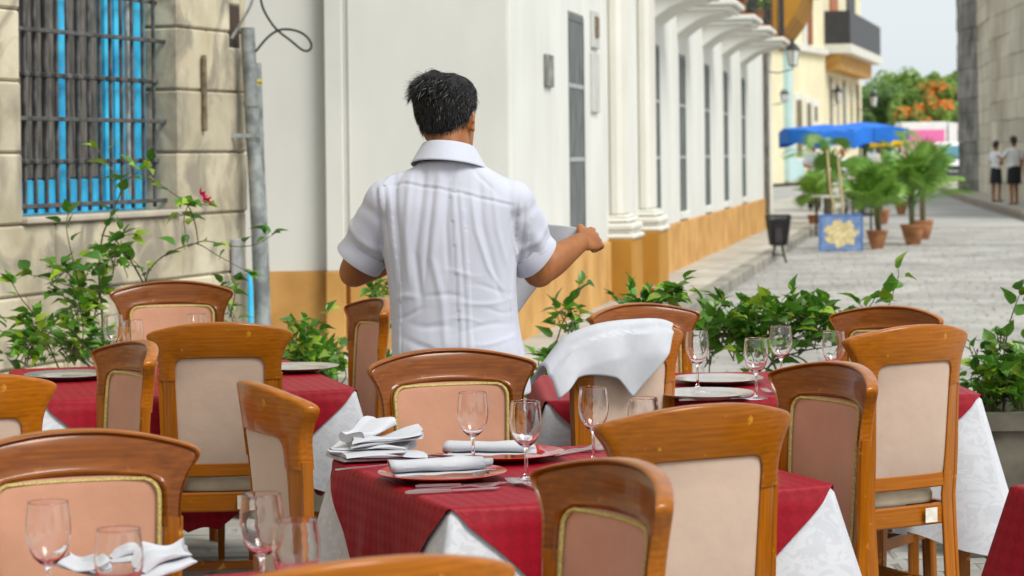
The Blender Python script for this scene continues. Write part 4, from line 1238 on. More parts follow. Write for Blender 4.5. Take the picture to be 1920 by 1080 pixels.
# ears
for s in (-1, 1):
    ear = Matrix.Translation((s*.078, .006, .110)) @ Matrix.Rotation(R(s*26), 4, 'Z') @ Matrix.Rotation(R(-10), 4, 'X')
    pts = [hr @ ear @ Vector((s*.006, .013*math.cos(t_)*1.0, .029*math.sin(t_))) for t_ in np.linspace(R(-95), R(200), 16)]
    mb.tube(pts, [.0050]*16, 7)
    e_rings = [[hr @ ear @ Vector((s*x_, .013*q*math.cos(t_), .029*q*math.sin(t_))) for t_ in np.linspace(0, 2*math.pi, 14, endpoint=False)] for x_, q in ((-.010, .9), (.001, .95), (.003, .5))]
    mb.loft(e_rings)
    limb(mb, [tuple(hr @ ear @ Vector(p)) for p in ((s*.004, -.002, -.024), (s*.004, .002, -.031))], [.007, .0055], 7)
# neck, trunk
mb.loft([ell((-.022, .012, 1.57), .060, .064, 18), ell((-.020, .005, 1.52), .063, .068, 18), ell((-.016, 0, 1.47), .075, .075, 18), ell((-.012, 0, 1.44), .12, .085, 18), ell((-.012, 0, 1.38), .17, .095, 18), ell((-.012, .0, 1.2), .165, .11, 18), ell((-.006, .0, 1.0), .165, .115, 18), ell((0, .0, .86), .165, .115, 18)])
# arms
limb(mb, [shL, tuple(Vector(shL).lerp(Vector(elL), .55)), elL], [.040, .050, .047])
limb(mb, [elL, tuple(Vector(elL).lerp(Vector(wrL), .35)), wrL], [.046, .045, .029])
limb(mb, [shR, tuple(Vector(shR).lerp(Vector(elR), .55)), elR], [.040, .051, .049])
limb(mb, [elR, tuple(Vector(elR).lerp(Vector(wrR), .35)), tuple(Vector(elR).lerp(Vector(wrR), .75)), wrR], [.047, .0475, .037, .031])
hand(mb, Vector(wrR), Vector((.62, .68, .16)), Vector((-.45, .3, .80)), Vector((.60, -.62, .48)), 1.0, 1.15)
hand(mb, Vector(wrL), Vector((.75, .62, .1)), Vector((.1, .3, .9)), Vector((-.62, .70, .2)), 1.0, 1.15)
# legs under the trousers
for s in (-1, 1):
    limb(mb, [(s*.085, .0, .86), (s*.095, .015, .48), (s*.10, -.01, .09)], [.085, .055, .038])
body = remesh(mb, .0052, 4)
body.materials.append(M['skin']); body.shade_smooth()
ob_ = link('body', body, wt)
# trousers and shoes
mb = MB()
for s in (-1, 1):
    mb.loft([ell((s*.082, .0, .93), .098, .122, 18), ell((s*.088, .0, .80), .098, .118, 18), ell((s*.095, .012, .50), .082, .088, 18), ell((s*.10, -.005, .10), .072, .082, 18), ell((s*.10, -.005, .055), .074, .084, 18)])
tm = remesh(mb, .012, 6); tm.materials.append(M['trouser']); tm.shade_smooth(); link('trousers', tm, wt)
for s in (-1, 1):
    mb = MB(); mb.loft([ell((s*.10, .05, .001), .046, .135, 18), ell((s*.10, .05, .03), .047, .136, 18), ell((s*.10, .035, .065), .042, .11, 18), ell((s*.10, -.005, .105), .038, .05, 18)]); part('shoe', mb, M['shoe'], wt)
# shirt: torso and sleeves fused
mb = MB()
T = [(.80, .010, .205, .150), (.86, .008, .200, .146), (.93, .001, .193, .140), (1.0, -.006, .187, .136), (1.08, -.011, .186, .134), (1.16, -.016, .189, .133), (1.24, -.020, .196, .131), (1.32, -.020, .202, .124), (1.36, -.020, .206, .116), (1.40, -.018, .190, .104), (1.432, -.017, .155, .095), (1.458, -.017, .115, .088), (1.482, -.018, .080, .082)]
T = crom(T, 3)
mb.loft([ell((c, 0.0, z), hw, hd, 36, p=2.35) for z, c, hw, hd in T])
def sleeve(sh, el, hem, r0, r1, drop):
    s_, e_ = Vector(sh), Vector(el)
    ax = (e_-s_); L_ = ax.length; ax.normalize()
    pts = [s_ - ax*.02 + Vector((0, 0, .0)), s_ + ax*L_*.25, s_ + ax*L_*.55, s_ + ax*hem]
    P = crom([(*p, r) for p, r in zip(pts, (r0*.98, r0*1.02, (r0+r1)/2, r1))], 5)
    caps = [(s_ - ax*(.02+r0*k), r0*.98*math.sqrt(max(.01, 1-k*k))) for k in (.98, .85, .6, .3)]
    mb.tube([c_[0] for c_ in caps] + [Vector(q[:3]) for q in P], [c_[1] for c_ in caps] + [float(q[3]) for q in P], 26)
    return pts[-1], ax
hL, aL = sleeve(shL, elL, .172, .072, .068, 0)
hR, aR = sleeve(shR, elR, .158, .074, .070, 0)
cuffs = [(hL, (aL*.8 + Vector((-.30, 0, -.12))).normalized(), .0745), (hR, (aR*.75 + Vector((.42, .05, -.10))).normalized(), .0775)]
# deltoid fullness
limb(mb, [(-.09, 0, 1.412), (-.165, .005, 1.386), (-.217, .012, 1.335)], [.052, .062, .068], 16)
limb(mb, [(.055, 0, 1.405), (.125, .005, 1.372), (.178, .012, 1.318)], [.052, .063, .070], 16)
sm_ = remesh(mb, .0048, 22, .5)
nv = len(sm_.vertices)
co = np.empty(nv*3); sm_.vertices.foreach_get('co', co); co = co.reshape(-1, 3)
no = np.empty(nv*3); sm_.vertices.foreach_get('normal', no); no = no.reshape(-1, 3)
x, y_, z = co[:, 0], co[:, 1], co[:, 2]
dsp = np.zeros(nv)
def gss(v_, c, s): return np.exp(-((v_-c)/s)**2)
def win(v_, a, b_, s=.03): return 1/(1+np.exp(-(v_-a)/s*2)) * 1/(1+np.exp((v_-b_)/s*2))
backm = np.clip(-no[:, 1]*1.4, 0, 1)
torso = win(x, -.195, .165, .012)
def fold(pts, width, amp, soft=.03):
    """a crease following (x, z) points from top to bottom"""
    P = np.array(pts); zz = P[:, 1][::-1]; xx = P[:, 0][::-1]; ww = width
    xc = np.interp(z, zz, xx)
    return amp*gss(x, xc, ww)*win(z, zz[0], zz[-1], soft)
px = lambda L_: [(wx(u), wz(v)) for u, v in L_]
# soft vertical folds hanging from the shoulders
for pts, wd, am in (
    ([(800, 300), (792, 380), (780, 470), (790, 560)], .013, -.007), ([(772, 330), (764, 420), (768, 520)], .012, .0055), ([(828, 320), (822, 400), (812, 480), (830, 560), (835, 640)], .014, .006),
    ([(742, 320), (745, 400), (752, 470), (748, 560)], .010, -.005), ([(843, 330), (838, 420), (842, 500)], .009, -.006), ([(815, 350), (805, 440), (798, 520)], .008, -.0045),
    ([(900, 340), (905, 420), (925, 500), (940, 560)], .012, -.006), ([(925, 350), (932, 430), (950, 500)], .010, .005), ([(885, 360), (893, 430), (915, 500), (940, 540)], .009, .005), ([(880, 300), (900, 330), (930, 360)], .010, -.004),
    ([(860, 300), (850, 330), (848, 360)], .009, -.004), ([(780, 290), (760, 320), (742, 350)], .009, -.005), ([(755, 300), (735, 325), (715, 355)], .009, .005), ([(960, 400), (958, 440), (965, 500)], .010, -.003), ([(712, 400), (716, 440), (722, 500)], .010, -.003)):
    dsp += fold(px(pts), wd*.8, am*.85)*backm
# creases across the waist
rw = random.Random(5)
for (u0, v0, u1, v1, wd, am) in ((830, 505, 905, 512, .006, .0030), (790, 545, 880, 555, .007, -.0040), (850, 566, 960, 560, .006, .0040), (835, 590, 915, 600, .005, .0032), (770, 600, 850, 610, .009, -.0050), (860, 615, 965, 600, .007, -.0040), (750, 628, 850, 655, .012, -.0065), (800, 640, 880, 662, .008, .0050), (870, 640, 975, 630, .006, .0036), (880, 530, 955, 545, .006, -.0035), (735, 560, 790, 545, .008, .0042), (900, 575, 965, 582, .005, -.003), (745, 590, 800, 575, .007, -.004)):
    xa, za, xb, zb = wx(u0), wz(v0), wx(u1), wz(v1)
    tt = np.clip((x-xa)/(xb-xa), -.5, 1.5)
    zl = za + (zb-za)*tt + .006*np.sin(tt*5+u0)
    dsp += am*.6*gss(z, zl, wd)*gss(tt, .5, .42)*backm
# sleeve creases
for c, a_, s in ((hL, aL, -1), (hR, aR, 1)):
    q = (co - np.array(c)); al = q @ np.array(a_)
    r_ = np.linalg.norm(q - np.outer(al, np.array(a_)), axis=1)
    m_ = (r_ < .1)*1.0*((x < -.20) if s < 0 else (x > .16))
    hemb = np.where((al > -.030) & (al < .02), .0026, 0)*m_                  # turned-up hem band
    dsp += hemb + m_*.0032*np.sin(q[:, 2]*55 + q[:, 0]*70 + q[:, 1]*20)*gss(al, -.07, .05)
    dsp += m_*.004*gss(al + .35*q[:, 1], -.10, .014) - m_*.004*gss(al - .3*q[:, 1], -.13, .016)
# armhole seams
for (u0, v0, u1, v1) in ((975, 340, 958, 490), (705, 345, 722, 490)):
    xa, za, xb, zb = wx(u0), wz(v0), wx(u1), wz(v1)
    xl = np.interp(z, [zb, za], [xb, xa]); dsp += -.0018*gss(x, xl, .005)*win(z, zb, za, .02)*backm
# yoke seam and the pleated strips
zy = np.interp(x, [wx(690), wx(760), wx(850), wx(960)], [wz(352), wz(342), wz(357), wz(385)])
dsp += (-.0028*gss(z, zy, .0045) + .0012*gss(z, zy+.008, .006))*backm*torso
for pts in ([(723, 346), (730, 440), (742, 540), (739, 660)], [(858, 357), (864, 440), (870, 540), (874, 660)], [(985, 380), (978, 460), (965, 560), (972, 660)]):
    P = np.array(px(pts)); xc = np.interp(z, P[::-1, 1], P[::-1, 0])
    below = 1/(1+np.exp((z-zy)/.004))
    dx = x-xc
    prof = .0036*((np.abs(dx) < .018)*1.0) - .0036*(gss(dx, 0, .0042))
    dsp += prof*below*backm
co2 = co + no*dsp[:, None]
# sag over the waist band
co2[:, 1] -= .010*gss(z, .93, .06)*backm
sm_.vertices.foreach_set('co', co2.ravel()); sm_.update()
sm_.materials.append(M['shirt']); sm_.shade_smooth()
so_ = link('shirt', sm_, wt)
for c_, ax_, r_ in cuffs:
    q_ = ax_.to_track_quat('Z', 'Y').to_matrix().to_4x4()
    rings = []
    for k_, (t_, rr_) in enumerate(((-.034, r_*.985), (-.026, r_*1.0), (.0, r_*1.02), (.018, r_*1.03), (.0195, r_*1.025), (.0185, r_*.985), (.0, r_*.96))):
        rings.append([Vector(c_) + q_ @ Vector((rr_*(1+.025*math.sin(3*a_+1))*math.cos(a_), rr_*(1+.025*math.cos(2*a_))*math.sin(a_), t_ + .003*math.sin(2*a_))) for a_ in np.linspace(0, 2*math.pi, 40, endpoint=False)])
    mb = MB(); mb.loft(rings, False, False); part('sleeve_hem', mb, M['shirt'], so_, ang=50)
# yoke buttons
for u, v in ((723, 347), (852, 358)):
    q = Vector((wx(u), -.1, wz(v)))
    hit = so_.data
    d = np.abs(co2[:, 0]-q.x) + np.abs(co2[:, 2]-q.z) + np.where(co2[:, 1] > 0, 9, 0); i = int(np.argmin(d))
    mb = MB(); mb.loft([ell((co2[i, 0], co2[i, 1]+.001, co2[i, 2]), .006, .006, 12, Matrix.Rotation(R(90), 4, 'X')), ell((co2[i, 0], co2[i, 1]-.0025, co2[i, 2]), .005, .005, 12, Matrix.Rotation(R(90), 4, 'X'))]); part('button', mb, M['napkin'], so_)
# collar
def collar(a, b_):
    th = R(-62) - a*R(236)                      # open towards the throat
    th = R(90) + R(28) + a*R(304)
    q = b_
    # up the stand, over the fold, down the fall
    if q < .35: t_ = q/.35; r = .066+.002*t_; h = -.012 + .044*t_
    elif q < .5: t_ = (q-.35)/.15; r = .068 + .008*t_; h = .032 + .004*math.sin(t_*math.pi)
    else: t_ = (q-.5)/.5; r = .076 + .032*t_; h = .032 - .058*t_
    cx, cy = -.018, .006
    X = cx + r*1.04*math.cos(th); Y = cy + r*1.10*math.sin(th)
    zt = 1.486 + .006*math.sin(-th) - .10*(X-cx) - .14*(Y-cy)
    return Vector((X, Y, zt + h))
mb = MB(); mb.grid(collar, 48, 20); o = part('collar', mb, M['shirt'], wt, fix=False)
so = o.modifiers.new('thick', 'SOLIDIFY'); so.thickness = .0025; so.offset = 0
# hair: cap plus strands
HT = crom([(z, hw, yb, yf) for z, hw, yb, yf in head_rings()], 4)
HT = np.array(HT)
def scalp(th, z):
    """point on the head surface at angle th (0 = right, 90 = front) and height z above the chin"""
    hw = np.interp(z, HT[:, 0], HT[:, 1]); yb = np.interp(z, HT[:, 0], HT[:, 2]); yf = np.interp(z, HT[:, 0], HT[:, 3])
    ca, sa = math.cos(th), math.sin(th)
    return Vector((hw*math.copysign(abs(ca)**.9, ca), (yb+yf)/2 + (yf-yb)/2*math.copysign(abs(sa)**.9, sa), z))
def hairline(th):
    """lowest hair height for each direction"""
    d = math.degrees(th) % 360
    return float(np.interp(d, [0, 20, 40, 60, 90, 120, 140, 160, 180, 200, 225, 250, 270, 290, 315, 340, 360], [.10, .14, .17, .185, .192, .185, .17, .14, .10, .085, .066, .056, .054, .056, .066, .085, .10]))
def thick(th, z):
    hl = hairline(th)
    if z < hl+.012: return -.006
    k = sstep(hl+.012, hl+.06, z)
    top = sstep(.13, .205, z)
    d = math.degrees(th) % 360
    left = math.exp(-(((d-200+180) % 360-180)/55)**2)
    return .0015 + .008*k + .006*top + .012*top*left
def cap(a, b_):
    th = a*2*math.pi; z = .045 + (.233-.045)*(1-(1-b_)**1.5)
    p = scalp(th, z); c = Vector((0, -.002, min(z, .13)))
    d = (p-c).normalized()
    nz = noise.noise(p*60)*.003*sstep(.12, .2, z)
    return hr @ (p + d*(thick(th, z)+nz))
mb = MB(); mb.grid(cap, 64, 34)
n0 = len(mb.v); mb.v.append(tuple(hr @ Vector((0, -.01, .246))))
top_row = [34*65+i for i in range(64)]
for i in range(64): mb.f.append((top_row[i], top_row[(i+1) % 64], n0))
hc = part('hair', mb, M['haircap'], wt)
rh = random.Random(21)
mb = MB()
def strand(p, d, L_, w_, bend, segs=4):
    sx = d.cross(Vector((rh.uniform(-1, 1), rh.uniform(-1, 1), rh.uniform(-1, 1)))).normalized()
    pts = []
    for k in range(segs+1):
        t_ = k/segs
        pts.append(p + d*L_*t_ + bend*(t_*t_))
    n = len(mb.v)
    for k, q in enumerate(pts):
        ww = w_*(1-.85*(k/segs)**1.5)
        mb.v += [tuple(hr @ (q-sx*ww)), tuple(hr @ (q+sx*ww))]
    for k in range(segs): mb.f.append((n+2*k, n+2*k+1, n+2*k+3, n+2*k+2))
for i in range(16000):
    th = rh.uniform(0, 2*math.pi); z = .045 + (.238-.045)*rh.random()**.75
    hl = hairline(th)
    if z < hl + rh.uniform(-.004, .02): continue
    z = min(z, .232)
    p = scalp(th, z); c = Vector((0, -.002, min(z, .12))); nrm = (p-c).normalized()
    tk = thick(th, z)
    top = sstep(.14, .21, z)
    if top < .35:
        d = (nrm*.12 + Vector((0, 0, -.9)) + Vector((rh.uniform(-.25, .25), rh.uniform(-.25, .25), rh.uniform(-.2, .2)))).normalized()
        strand(p+nrm*max(0, tk-.001), d, rh.uniform(.008, .016), .0006, Vector((0, 0, -.002)), 2)
    else:
        fl = Vector((-.45, -.62, .0)) + Vector((rh.uniform(-.8, .8), rh.uniform(-.7, .6), rh.uniform(-.3, .25)))
        d = (nrm*rh.uniform(-.05, .14) + fl*.9); d = (d - nrm*d.dot(nrm)*.62).normalized()
        strand(p+nrm*(tk-.001), d, rh.uniform(.016, .034), rh.uniform(.0006, .0013), -nrm*rh.uniform(.004, .014) + Vector((rh.uniform(-.01, .01), rh.uniform(-.01, .006), rh.uniform(-.010, .0))), 5)
for i in range(60):                                # loose tufts at the side of the crown
    th = R(rh.uniform(165, 235)); z = rh.uniform(.185, .222)
    p = scalp(th, z); nrm = (p-Vector((0, 0, .12))).normalized()
    d = (nrm + Vector((-.5, -.25, rh.uniform(-.1, .5)))).normalized()
    strand(p+nrm*thick(th, z)*.8, d, rh.uniform(.025, .042), .0009, Vector((rh.uniform(-.01, .002), -.006, rh.uniform(-.04, -.012))), 6)
part('hair_strands', mb, M['hairblack'], hc, smooth=False, fix=False)
# eyes
for s in (-1, 1):
    mb = MB(); c = hr @ Vector((s*.031, .090, .112)); mb.loft([ell((c.x, c.y, c.z+.011*math.sin(t_)), .011*math.cos(t_), .011*math.cos(t_), 12) for t_ in np.linspace(-1.5, 1.5, 8)]); part('eye', mb, mat('eye_white', (.75, .72, .70), .2, .02, 5), wt)
# the cloth between his hands
hRw = Vector(wrR) + Vector((.62, .68, .16)).normalized()*.085; hLw = Vector(wrL) + Vector((.75, .62, .1)).normalized()*.085
def sheet(a, b_):
    p = hLw.lerp(hRw, a) + Vector((0, .012, .006))
    drop = .02 + .19*((1-a)/.45)**1.3
    sag = -.035*math.sin(a*math.pi)
    zz = p.z + .012 - sag - drop*b_
    off = .016*math.sin(a*12 + b_*2)*b_ + .02*b_*math.sin(a*math.pi)
    return Vector((p.x + .05*b_*(1-a) + .0*a, p.y + off, zz))
mb = MB(); mb.grid(sheet, 40, 26)
o = part('held_napkin', mb, M['napkin'], None, fix=False); o.location = (WX, WY, 0)
so = o.modifiers.new('thick', 'SOLIDIFY'); so.thickness = .002; so.offset = 0
tag(o, 'white cloth stretched between the hands of the waiter', 'napkin', 'white napkins')

# ================================================================== BOUGAINVILLEAS
rp_ = random.Random(33)
def leaf_mesh(k, m):
    """heart-shaped folded leaf along +y, about 55 mm long"""
    rr = random.Random(k)
    L_ = 1.0
    outl = [(0, 0), (.20, .06), (.33, .22), (.34, .40), (.25, .62), (.12, .83), (0, 1.05)]
    V = []; Fc = []
    droop = rr.uniform(.12, .38); fold_ = rr.uniform(.15, .5); tw = rr.uniform(-.25, .25)
    for i, (w_, y_) in enumerate(outl):
        z = -droop*y_*y_
        V.append((tw*y_*.3, y_, z))
        V.append((w_*(1+rr.uniform(-.1, .1)) + tw*y_*.3, y_, z + w_*fold_ + rr.uniform(-.03, .03)))
        V.append((-w_*(1+rr.uniform(-.1, .1)) + tw*y_*.3, y_, z + w_*fold_ + rr.uniform(-.03, .03)))
    for i in range(len(outl)-1):
        a = 3*i; b_ = 3*(i+1)
        Fc += [(a, a+1, b_+1, b_), (a, b_, b_+2, a+2)]
    V += [(-.02, -.45, .02), (.02, -.45, .02), (0, 0, 0)]; n = len(V)
    Fc.append((n-3, n-2, n-1))
    me = bpy.data.meshes.new('leaf'); me.from_pydata(V, [], Fc); me.shade_smooth(); me.materials.append(m)
    return me
LEAVES = [leaf_mesh(k, M['leaf%d' % j]) for k, j in enumerate((0, 0, 2, 1, 0, 0, 1, 2))]
def orient(dr, roll):
    q = dr.normalized().to_track_quat('Y', 'Z')
    return (q.to_matrix() @ Matrix.Rotation(roll, 3, 'Y')).to_euler()
def flower_mesh():
    mb = MB()
    for k in range(5):
        a = k*2*math.pi/5
        d = Vector((math.cos(a), math.sin(a), .5)); s = Vector((-math.sin(a), math.cos(a), 0))
        mb.grid(lambda u_, v_: d*(.9*v_) + s*((u_-.5)*.75*math.sin(math.pi*min(1, v_*.86+.1))) + Vector((0, 0, .25*v_*v_ + .12*math.cos((u_-.5)*6))), 4, 4)
    return mb.mesh('flower', M['flower'], True, 60, fix=False)
FLM = flower_mesh()
def plant(name, label, base, Y, stems, blobs, flowers=(), size=.063, dj=.18, cap=300, group='bougainvillea plants round the terrace'):
    """stems: pixel polylines with leaf density; blobs: (u, v, ru, rv, twigs) of leafy twigs"""
    root = thing(name, label, 'plant', base, 0, group)
    bz = Vector(base)
    cnt = [0]
    def leaf(p, dr, s=None):
        if cnt[0] >= cap: return
        cnt[0] += 1
        me = LEAVES[rp_.randrange(len(LEAVES))]
        s = (s or size)*rp_.uniform(.65, 1.25)
        link('leaf', me, root, p-bz, orient(dr, rp_.uniform(-.8, .8)), s)
    smb = MB()
    def run(P, r0, r1, dens):
        P = [Vector(q) for q in crom([tuple(q) for q in P], 6)]
        n = len(P)
        smb.tube([q-bz for q in P], [r0+(r1-r0)*i/(n-1) for i in range(n)], 5)
        acc = 0; side = 1; nxt = rp_.uniform(.0, .03)
        for i in range(1, n):
            sl = (P[i]-P[i-1]).length; acc += sl
            f_ = i/n
            if dens and acc > nxt and f_ > .18:
                acc = 0; nxt = dens*rp_.uniform(.6, 1.5); side = -side
                t_ = (P[i]-P[i-1]).normalized()
                lat = Vector((rp_.uniform(-1, 1), rp_.uniform(-.9, .35), rp_.uniform(-.35, .75)))
                dr = (t_*.35 + lat*1.0 + Vector((side*.5, 0, 0))).normalized()
                leaf(P[i] + dr*.45*size*.9, dr)
        if dens:
            for k in range(2): leaf(P[-1], (P[-1]-P[-2]).normalized() + Vector((rp_.uniform(-.6, .6), rp_.uniform(-.8, .2), rp_.uniform(-.4, .6))), size*.8)
        return P
    for st in stems:
        pts, r0, r1, dens = st
        yj = rp_.uniform(-dj, dj)*.5
        P = [at_y(u, v, Y+yj*(i/max(1, len(pts)-1))) for i, (u, v) in enumerate(pts)]
        run(P, r0, r1, dens)
    for (u, v, ru, rv, n) in blobs:
        for k in range(n):
            a = rp_.uniform(0, 2*math.pi); q = math.sqrt(rp_.random())
            tu, tv = u + ru*q*math.cos(a), v + rv*q*math.sin(a)
            yy = Y + rp_.uniform(-dj, dj)
            e = at_y(tu, tv, yy); s0 = at_y(u + rp_.uniform(-.5, .5)*ru, v + rv*rp_.uniform(.7, 1.25), Y + rp_.uniform(-.4, .4)*dj)
            m_ = s0.lerp(e, .5) + Vector((rp_.uniform(-.04, .04), rp_.uniform(-.04, .04), rp_.uniform(-.01, .05)))
            run([s0, m_, e], .003, .0014, .024)
    part('branches', smb, M['stem'], root)
    for (u, v, s) in flowers:
        for k in range(4):
            p = at_y(u + rp_.uniform(-9, 9), v + rp_.uniform(-9, 9), Y-.02)
            link('flower', FLM, root, p-bz, (rp_.uniform(.6, 1.8), rp_.uniform(-.5, .5), rp_.uniform(0, 6)), s*rp_.uniform(.8, 1.2))
    return root
def base_at(u, Y, z=.40):
    q = at_y(u, 600, Y); return (q.x, q.y, z)
plant('bougainvillea', 'tall leggy bougainvillea with a pink flower climbing before the barred window', base_at(190, 10.2), 10.2,
      [([(192, 800), (193, 620), (186, 520), (192, 445), (214, 392), (228, 345), (205, 312), (180, 278)], .006, .002, .05),
       ([(283, 560), (252, 500), (218, 452), (190, 440)], .005, .003, 0), ([(284, 560), (275, 520), (300, 485), (345, 462), (372, 458), (410, 480), (468, 512)], .004, .0016, .09),
       ([(352, 462), (385, 452), (440, 462), (480, 458), (512, 440)], .003, .0014, .045), ([(372, 458), (366, 420), (352, 385), (318, 358), (282, 335), (255, 325), (232, 345)], .003, .0018, .035),
       ([(318, 358), (340, 372), (365, 380), (392, 385)], .0025, .0014, .03), ([(352, 385), (345, 410), (348, 440)], .002, .0014, .03), ([(190, 700), (165, 600), (140, 500), (125, 430), (128, 398)], .004, .0016, .028),
       ([(186, 560), (200, 500), (215, 455), (240, 440), (252, 440)], .003, .0014, .03), ([(240, 520), (225, 480), (238, 500), (240, 500)], .002, .0014, .03), ([(282, 560), (265, 505), (232, 470), (225, 430)], .003, .0014, .04),
       ([(228, 345), (262, 320), (280, 300)], .002, .0012, .025), ([(180, 560), (140, 540), (95, 525), (58, 515)], .003, .0014, .03), ([(440, 690), (436, 600), (420, 545), (445, 525)], .003, .0014, .035)],
      [(150, 545, 50, 70, 9), (110, 480, 35, 45, 4), (200, 470, 30, 40, 3), (435, 560, 22, 30, 3)], [(380, 372, .024)], size=.068, dj=.15)
plant('bougainvillea', 'low spreading bougainvillea under the window, at the edge of the stone wall table', base_at(60, 10.0), 10.0,
      [([(180, 700), (120, 640), (60, 610), (5, 595), (-60, 590)], .005, .002, .04), ([(110, 690), (70, 600), (40, 560), (22, 530)], .004, .0016, .03), ([(190, 690), (100, 645), (40, 650)], .003, .0015, .03)],
      [(60, 630, 75, 45, 16), (150, 610, 45, 60, 12), (190, 650, 40, 30, 5)], size=.064, dj=.25)
plant('bougainvillea', 'leafy bougainvillea between the stone wall table and the ochre base', base_at(590, 10.0), 10.0,
      [([(600, 760), (580, 650), (600, 600), (612, 582)], .004, .0015, .035), ([(640, 760), (620, 690), (560, 640), (545, 612)], .004, .0015, .035)],
      [(590, 655, 52, 45, 22), (560, 620, 25, 20, 4), (625, 690, 25, 30, 8)], size=.062, dj=.25)
plant('bougainvillea', 'small leafy tuft showing beside the elbow of the waiter', base_at(712, 10.3), 10.3,
      [([(718, 800), (716, 640), (712, 560), (710, 530)], .004, .0015, .03)], [(712, 545, 18, 25, 6), (726, 690, 12, 45, 6), (712, 770, 20, 40, 6)], size=.062)
plant('bougainvillea', 'upright bougainvillea shoot before the ochre wall beside the waiter', base_at(1040, 9.6), 9.6,
      [([(1030, 800), (1035, 690), (1050, 620), (1068, 580), (1082, 545), (1090, 528)], .004, .0015, .028), ([(1052, 615), (1045, 590), (1040, 575)], .002, .0013, .025), ([(1030, 780), (1062, 640), (1075, 600), (1098, 600)], .003, .0014, .028)],
      [(1030, 700, 40, 40, 16), (1075, 590, 18, 22, 3), (1010, 735, 26, 30, 6)], size=.064, dj=.12)
plant('bougainvillea', 'bougainvillea with a magenta flower above the glossy chair rail', base_at(1215, 9.5), 9.5,
      [([(1210, 800), (1205, 640), (1215, 570), (1250, 545), (1285, 525)], .004, .0015, .028), ([(1205, 640), (1190, 575), (1182, 545)], .003, .0014, .028), ([(1200, 640), (1172, 585), (1155, 562)], .003, .0014, .03)],
      [(1225, 560, 55, 28, 11), (1262, 545, 22, 20, 3)], [(1228, 545, .024)], size=.068, dj=.12)
plant('bougainvillea', 'dense bougainvillea hedge behind the wine glasses, beside the magenta flowered plant', base_at(1380, 9.4), 9.4,
      [([(1480, 800), (1450, 680), (1400, 650), (1340, 610)], .006, .002, .05), ([(1400, 800), (1410, 690), (1380, 620), (1352, 560)], .004, .0015, .03), ([(1330, 700), (1330, 640), (1318, 580)], .003, .0014, .03)],
      [(1365, 600, 60, 45, 18), (1430, 595, 45, 40, 14), (1400, 640, 60, 30, 8), (1330, 640, 26, 40, 6)], size=.069, dj=.25)
plant('bougainvillea', 'dense bougainvillea hedge with bare lower stems, behind the dark side-on chair', base_at(1520, 9.45), 9.45,
      [([(1420, 800), (1440, 690), (1500, 660), (1560, 650)], .006, .002, .05), ([(1540, 800), (1520, 690), (1470, 660), (1430, 640)], .005, .002, .06), ([(1560, 690), (1590, 620), (1630, 575), (1640, 560)], .003, .0014, .045)],
      [(1485, 590, 50, 38, 16), (1545, 595, 50, 38, 16), (1500, 630, 70, 28, 8), (1590, 600, 30, 35, 5)], size=.069, dj=.25)
plant('bougainvillea', 'single bare shoot with few leaves rising above the chair before the road', base_at(1660, 9.4), 9.4,
      [([(1650, 800), (1655, 640), (1665, 580), (1676, 545), (1685, 515), (1683, 503)], .003, .0014, .026), ([(1640, 800), (1640, 620), (1622, 585), (1612, 570)], .003, .0013, .05)], [], size=.072, dj=.1)
plant('bougainvillea', 'bushy bougainvillea growing in the stone planter beside the white corner drape', base_at(1880, 9.0, .52), 9.0,
      [([(1885, 800), (1880, 700), (1890, 620), (1905, 570), (1912, 553)], .005, .0015, .04), ([(1860, 800), (1850, 720), (1835, 680), (1825, 650)], .004, .0015, .03), ([(1910, 800), (1915, 700), (1930, 640)], .004, .0015, .03), ([(1870, 800), (1862, 740), (1880, 690)], .004, .0015, .04)],
      [(1880, 680, 50, 60, 20), (1850, 730, 48, 50, 14), (1915, 720, 40, 60, 8), (1880, 620, 28, 35, 6), (1835, 660, 25, 30, 4)], size=.068, dj=.25)
# stone troughs they grow in
stp = mat('grey_cast_stone', (.085, .075, .055), .9, .25, 5, c2=(.15, .135, .10), bump=.4, bscale=25)
def trough(u, Y, L_, wd, h, label, rz=0.0):
    q = at_y(u, 600, Y)
    t_ = thing('planter', label, 'planter', (q.x, q.y, .002), rz, 'stone planters round the terrace')
    mb = MB(); a, b_ = L_/2, wd/2
    ring = lambda x, y_, z: [(-x, -y_, z), (x, -y_, z), (x, y_, z), (-x, y_, z)]
    mb.loft([ring(a*.92, b_*.92, 0), ring(a*.97, b_*.97, h*.7), ring(a, b_, h-.07), ring(a+.02, b_+.02, h-.065), ring(a+.02, b_+.02, h), ring(a-.03, b_-.03, h), ring(a-.04, b_-.04, h-.10)], True, True)
    part('box', mb, stp, t_, smooth=False)
    mb = MB(); mb.grid(lambda p, q_: Vector(((p-.5)*2*(a-.035), (q_-.5)*2*(b_-.035), h-.05 + .012*noise.noise(Vector((p*9, q_*5, u))))), 14, 5); part('soil', mb, M['soil'], t_)
trough(150, 10.15, 1.3, .34, .42, 'planter of the tall bougainvillea below the barred window'); trough(600, 10.1, .7, .34, .42, 'planter behind the maroon table corner, before the ochre base')
trough(1040, 9.6, .55, .34, .42, 'planter of the shoot beside the waiter'); trough(1215, 9.5, .30, .34, .42, 'planter of the magenta flowered plant')
trough(1470, 9.45, .85, .34, .42, 'planter of the hedge behind the wine glasses'); trough(1935, 9.0, .62, .42, .53, 'grey stone planter with a rim, beside the white corner drape')

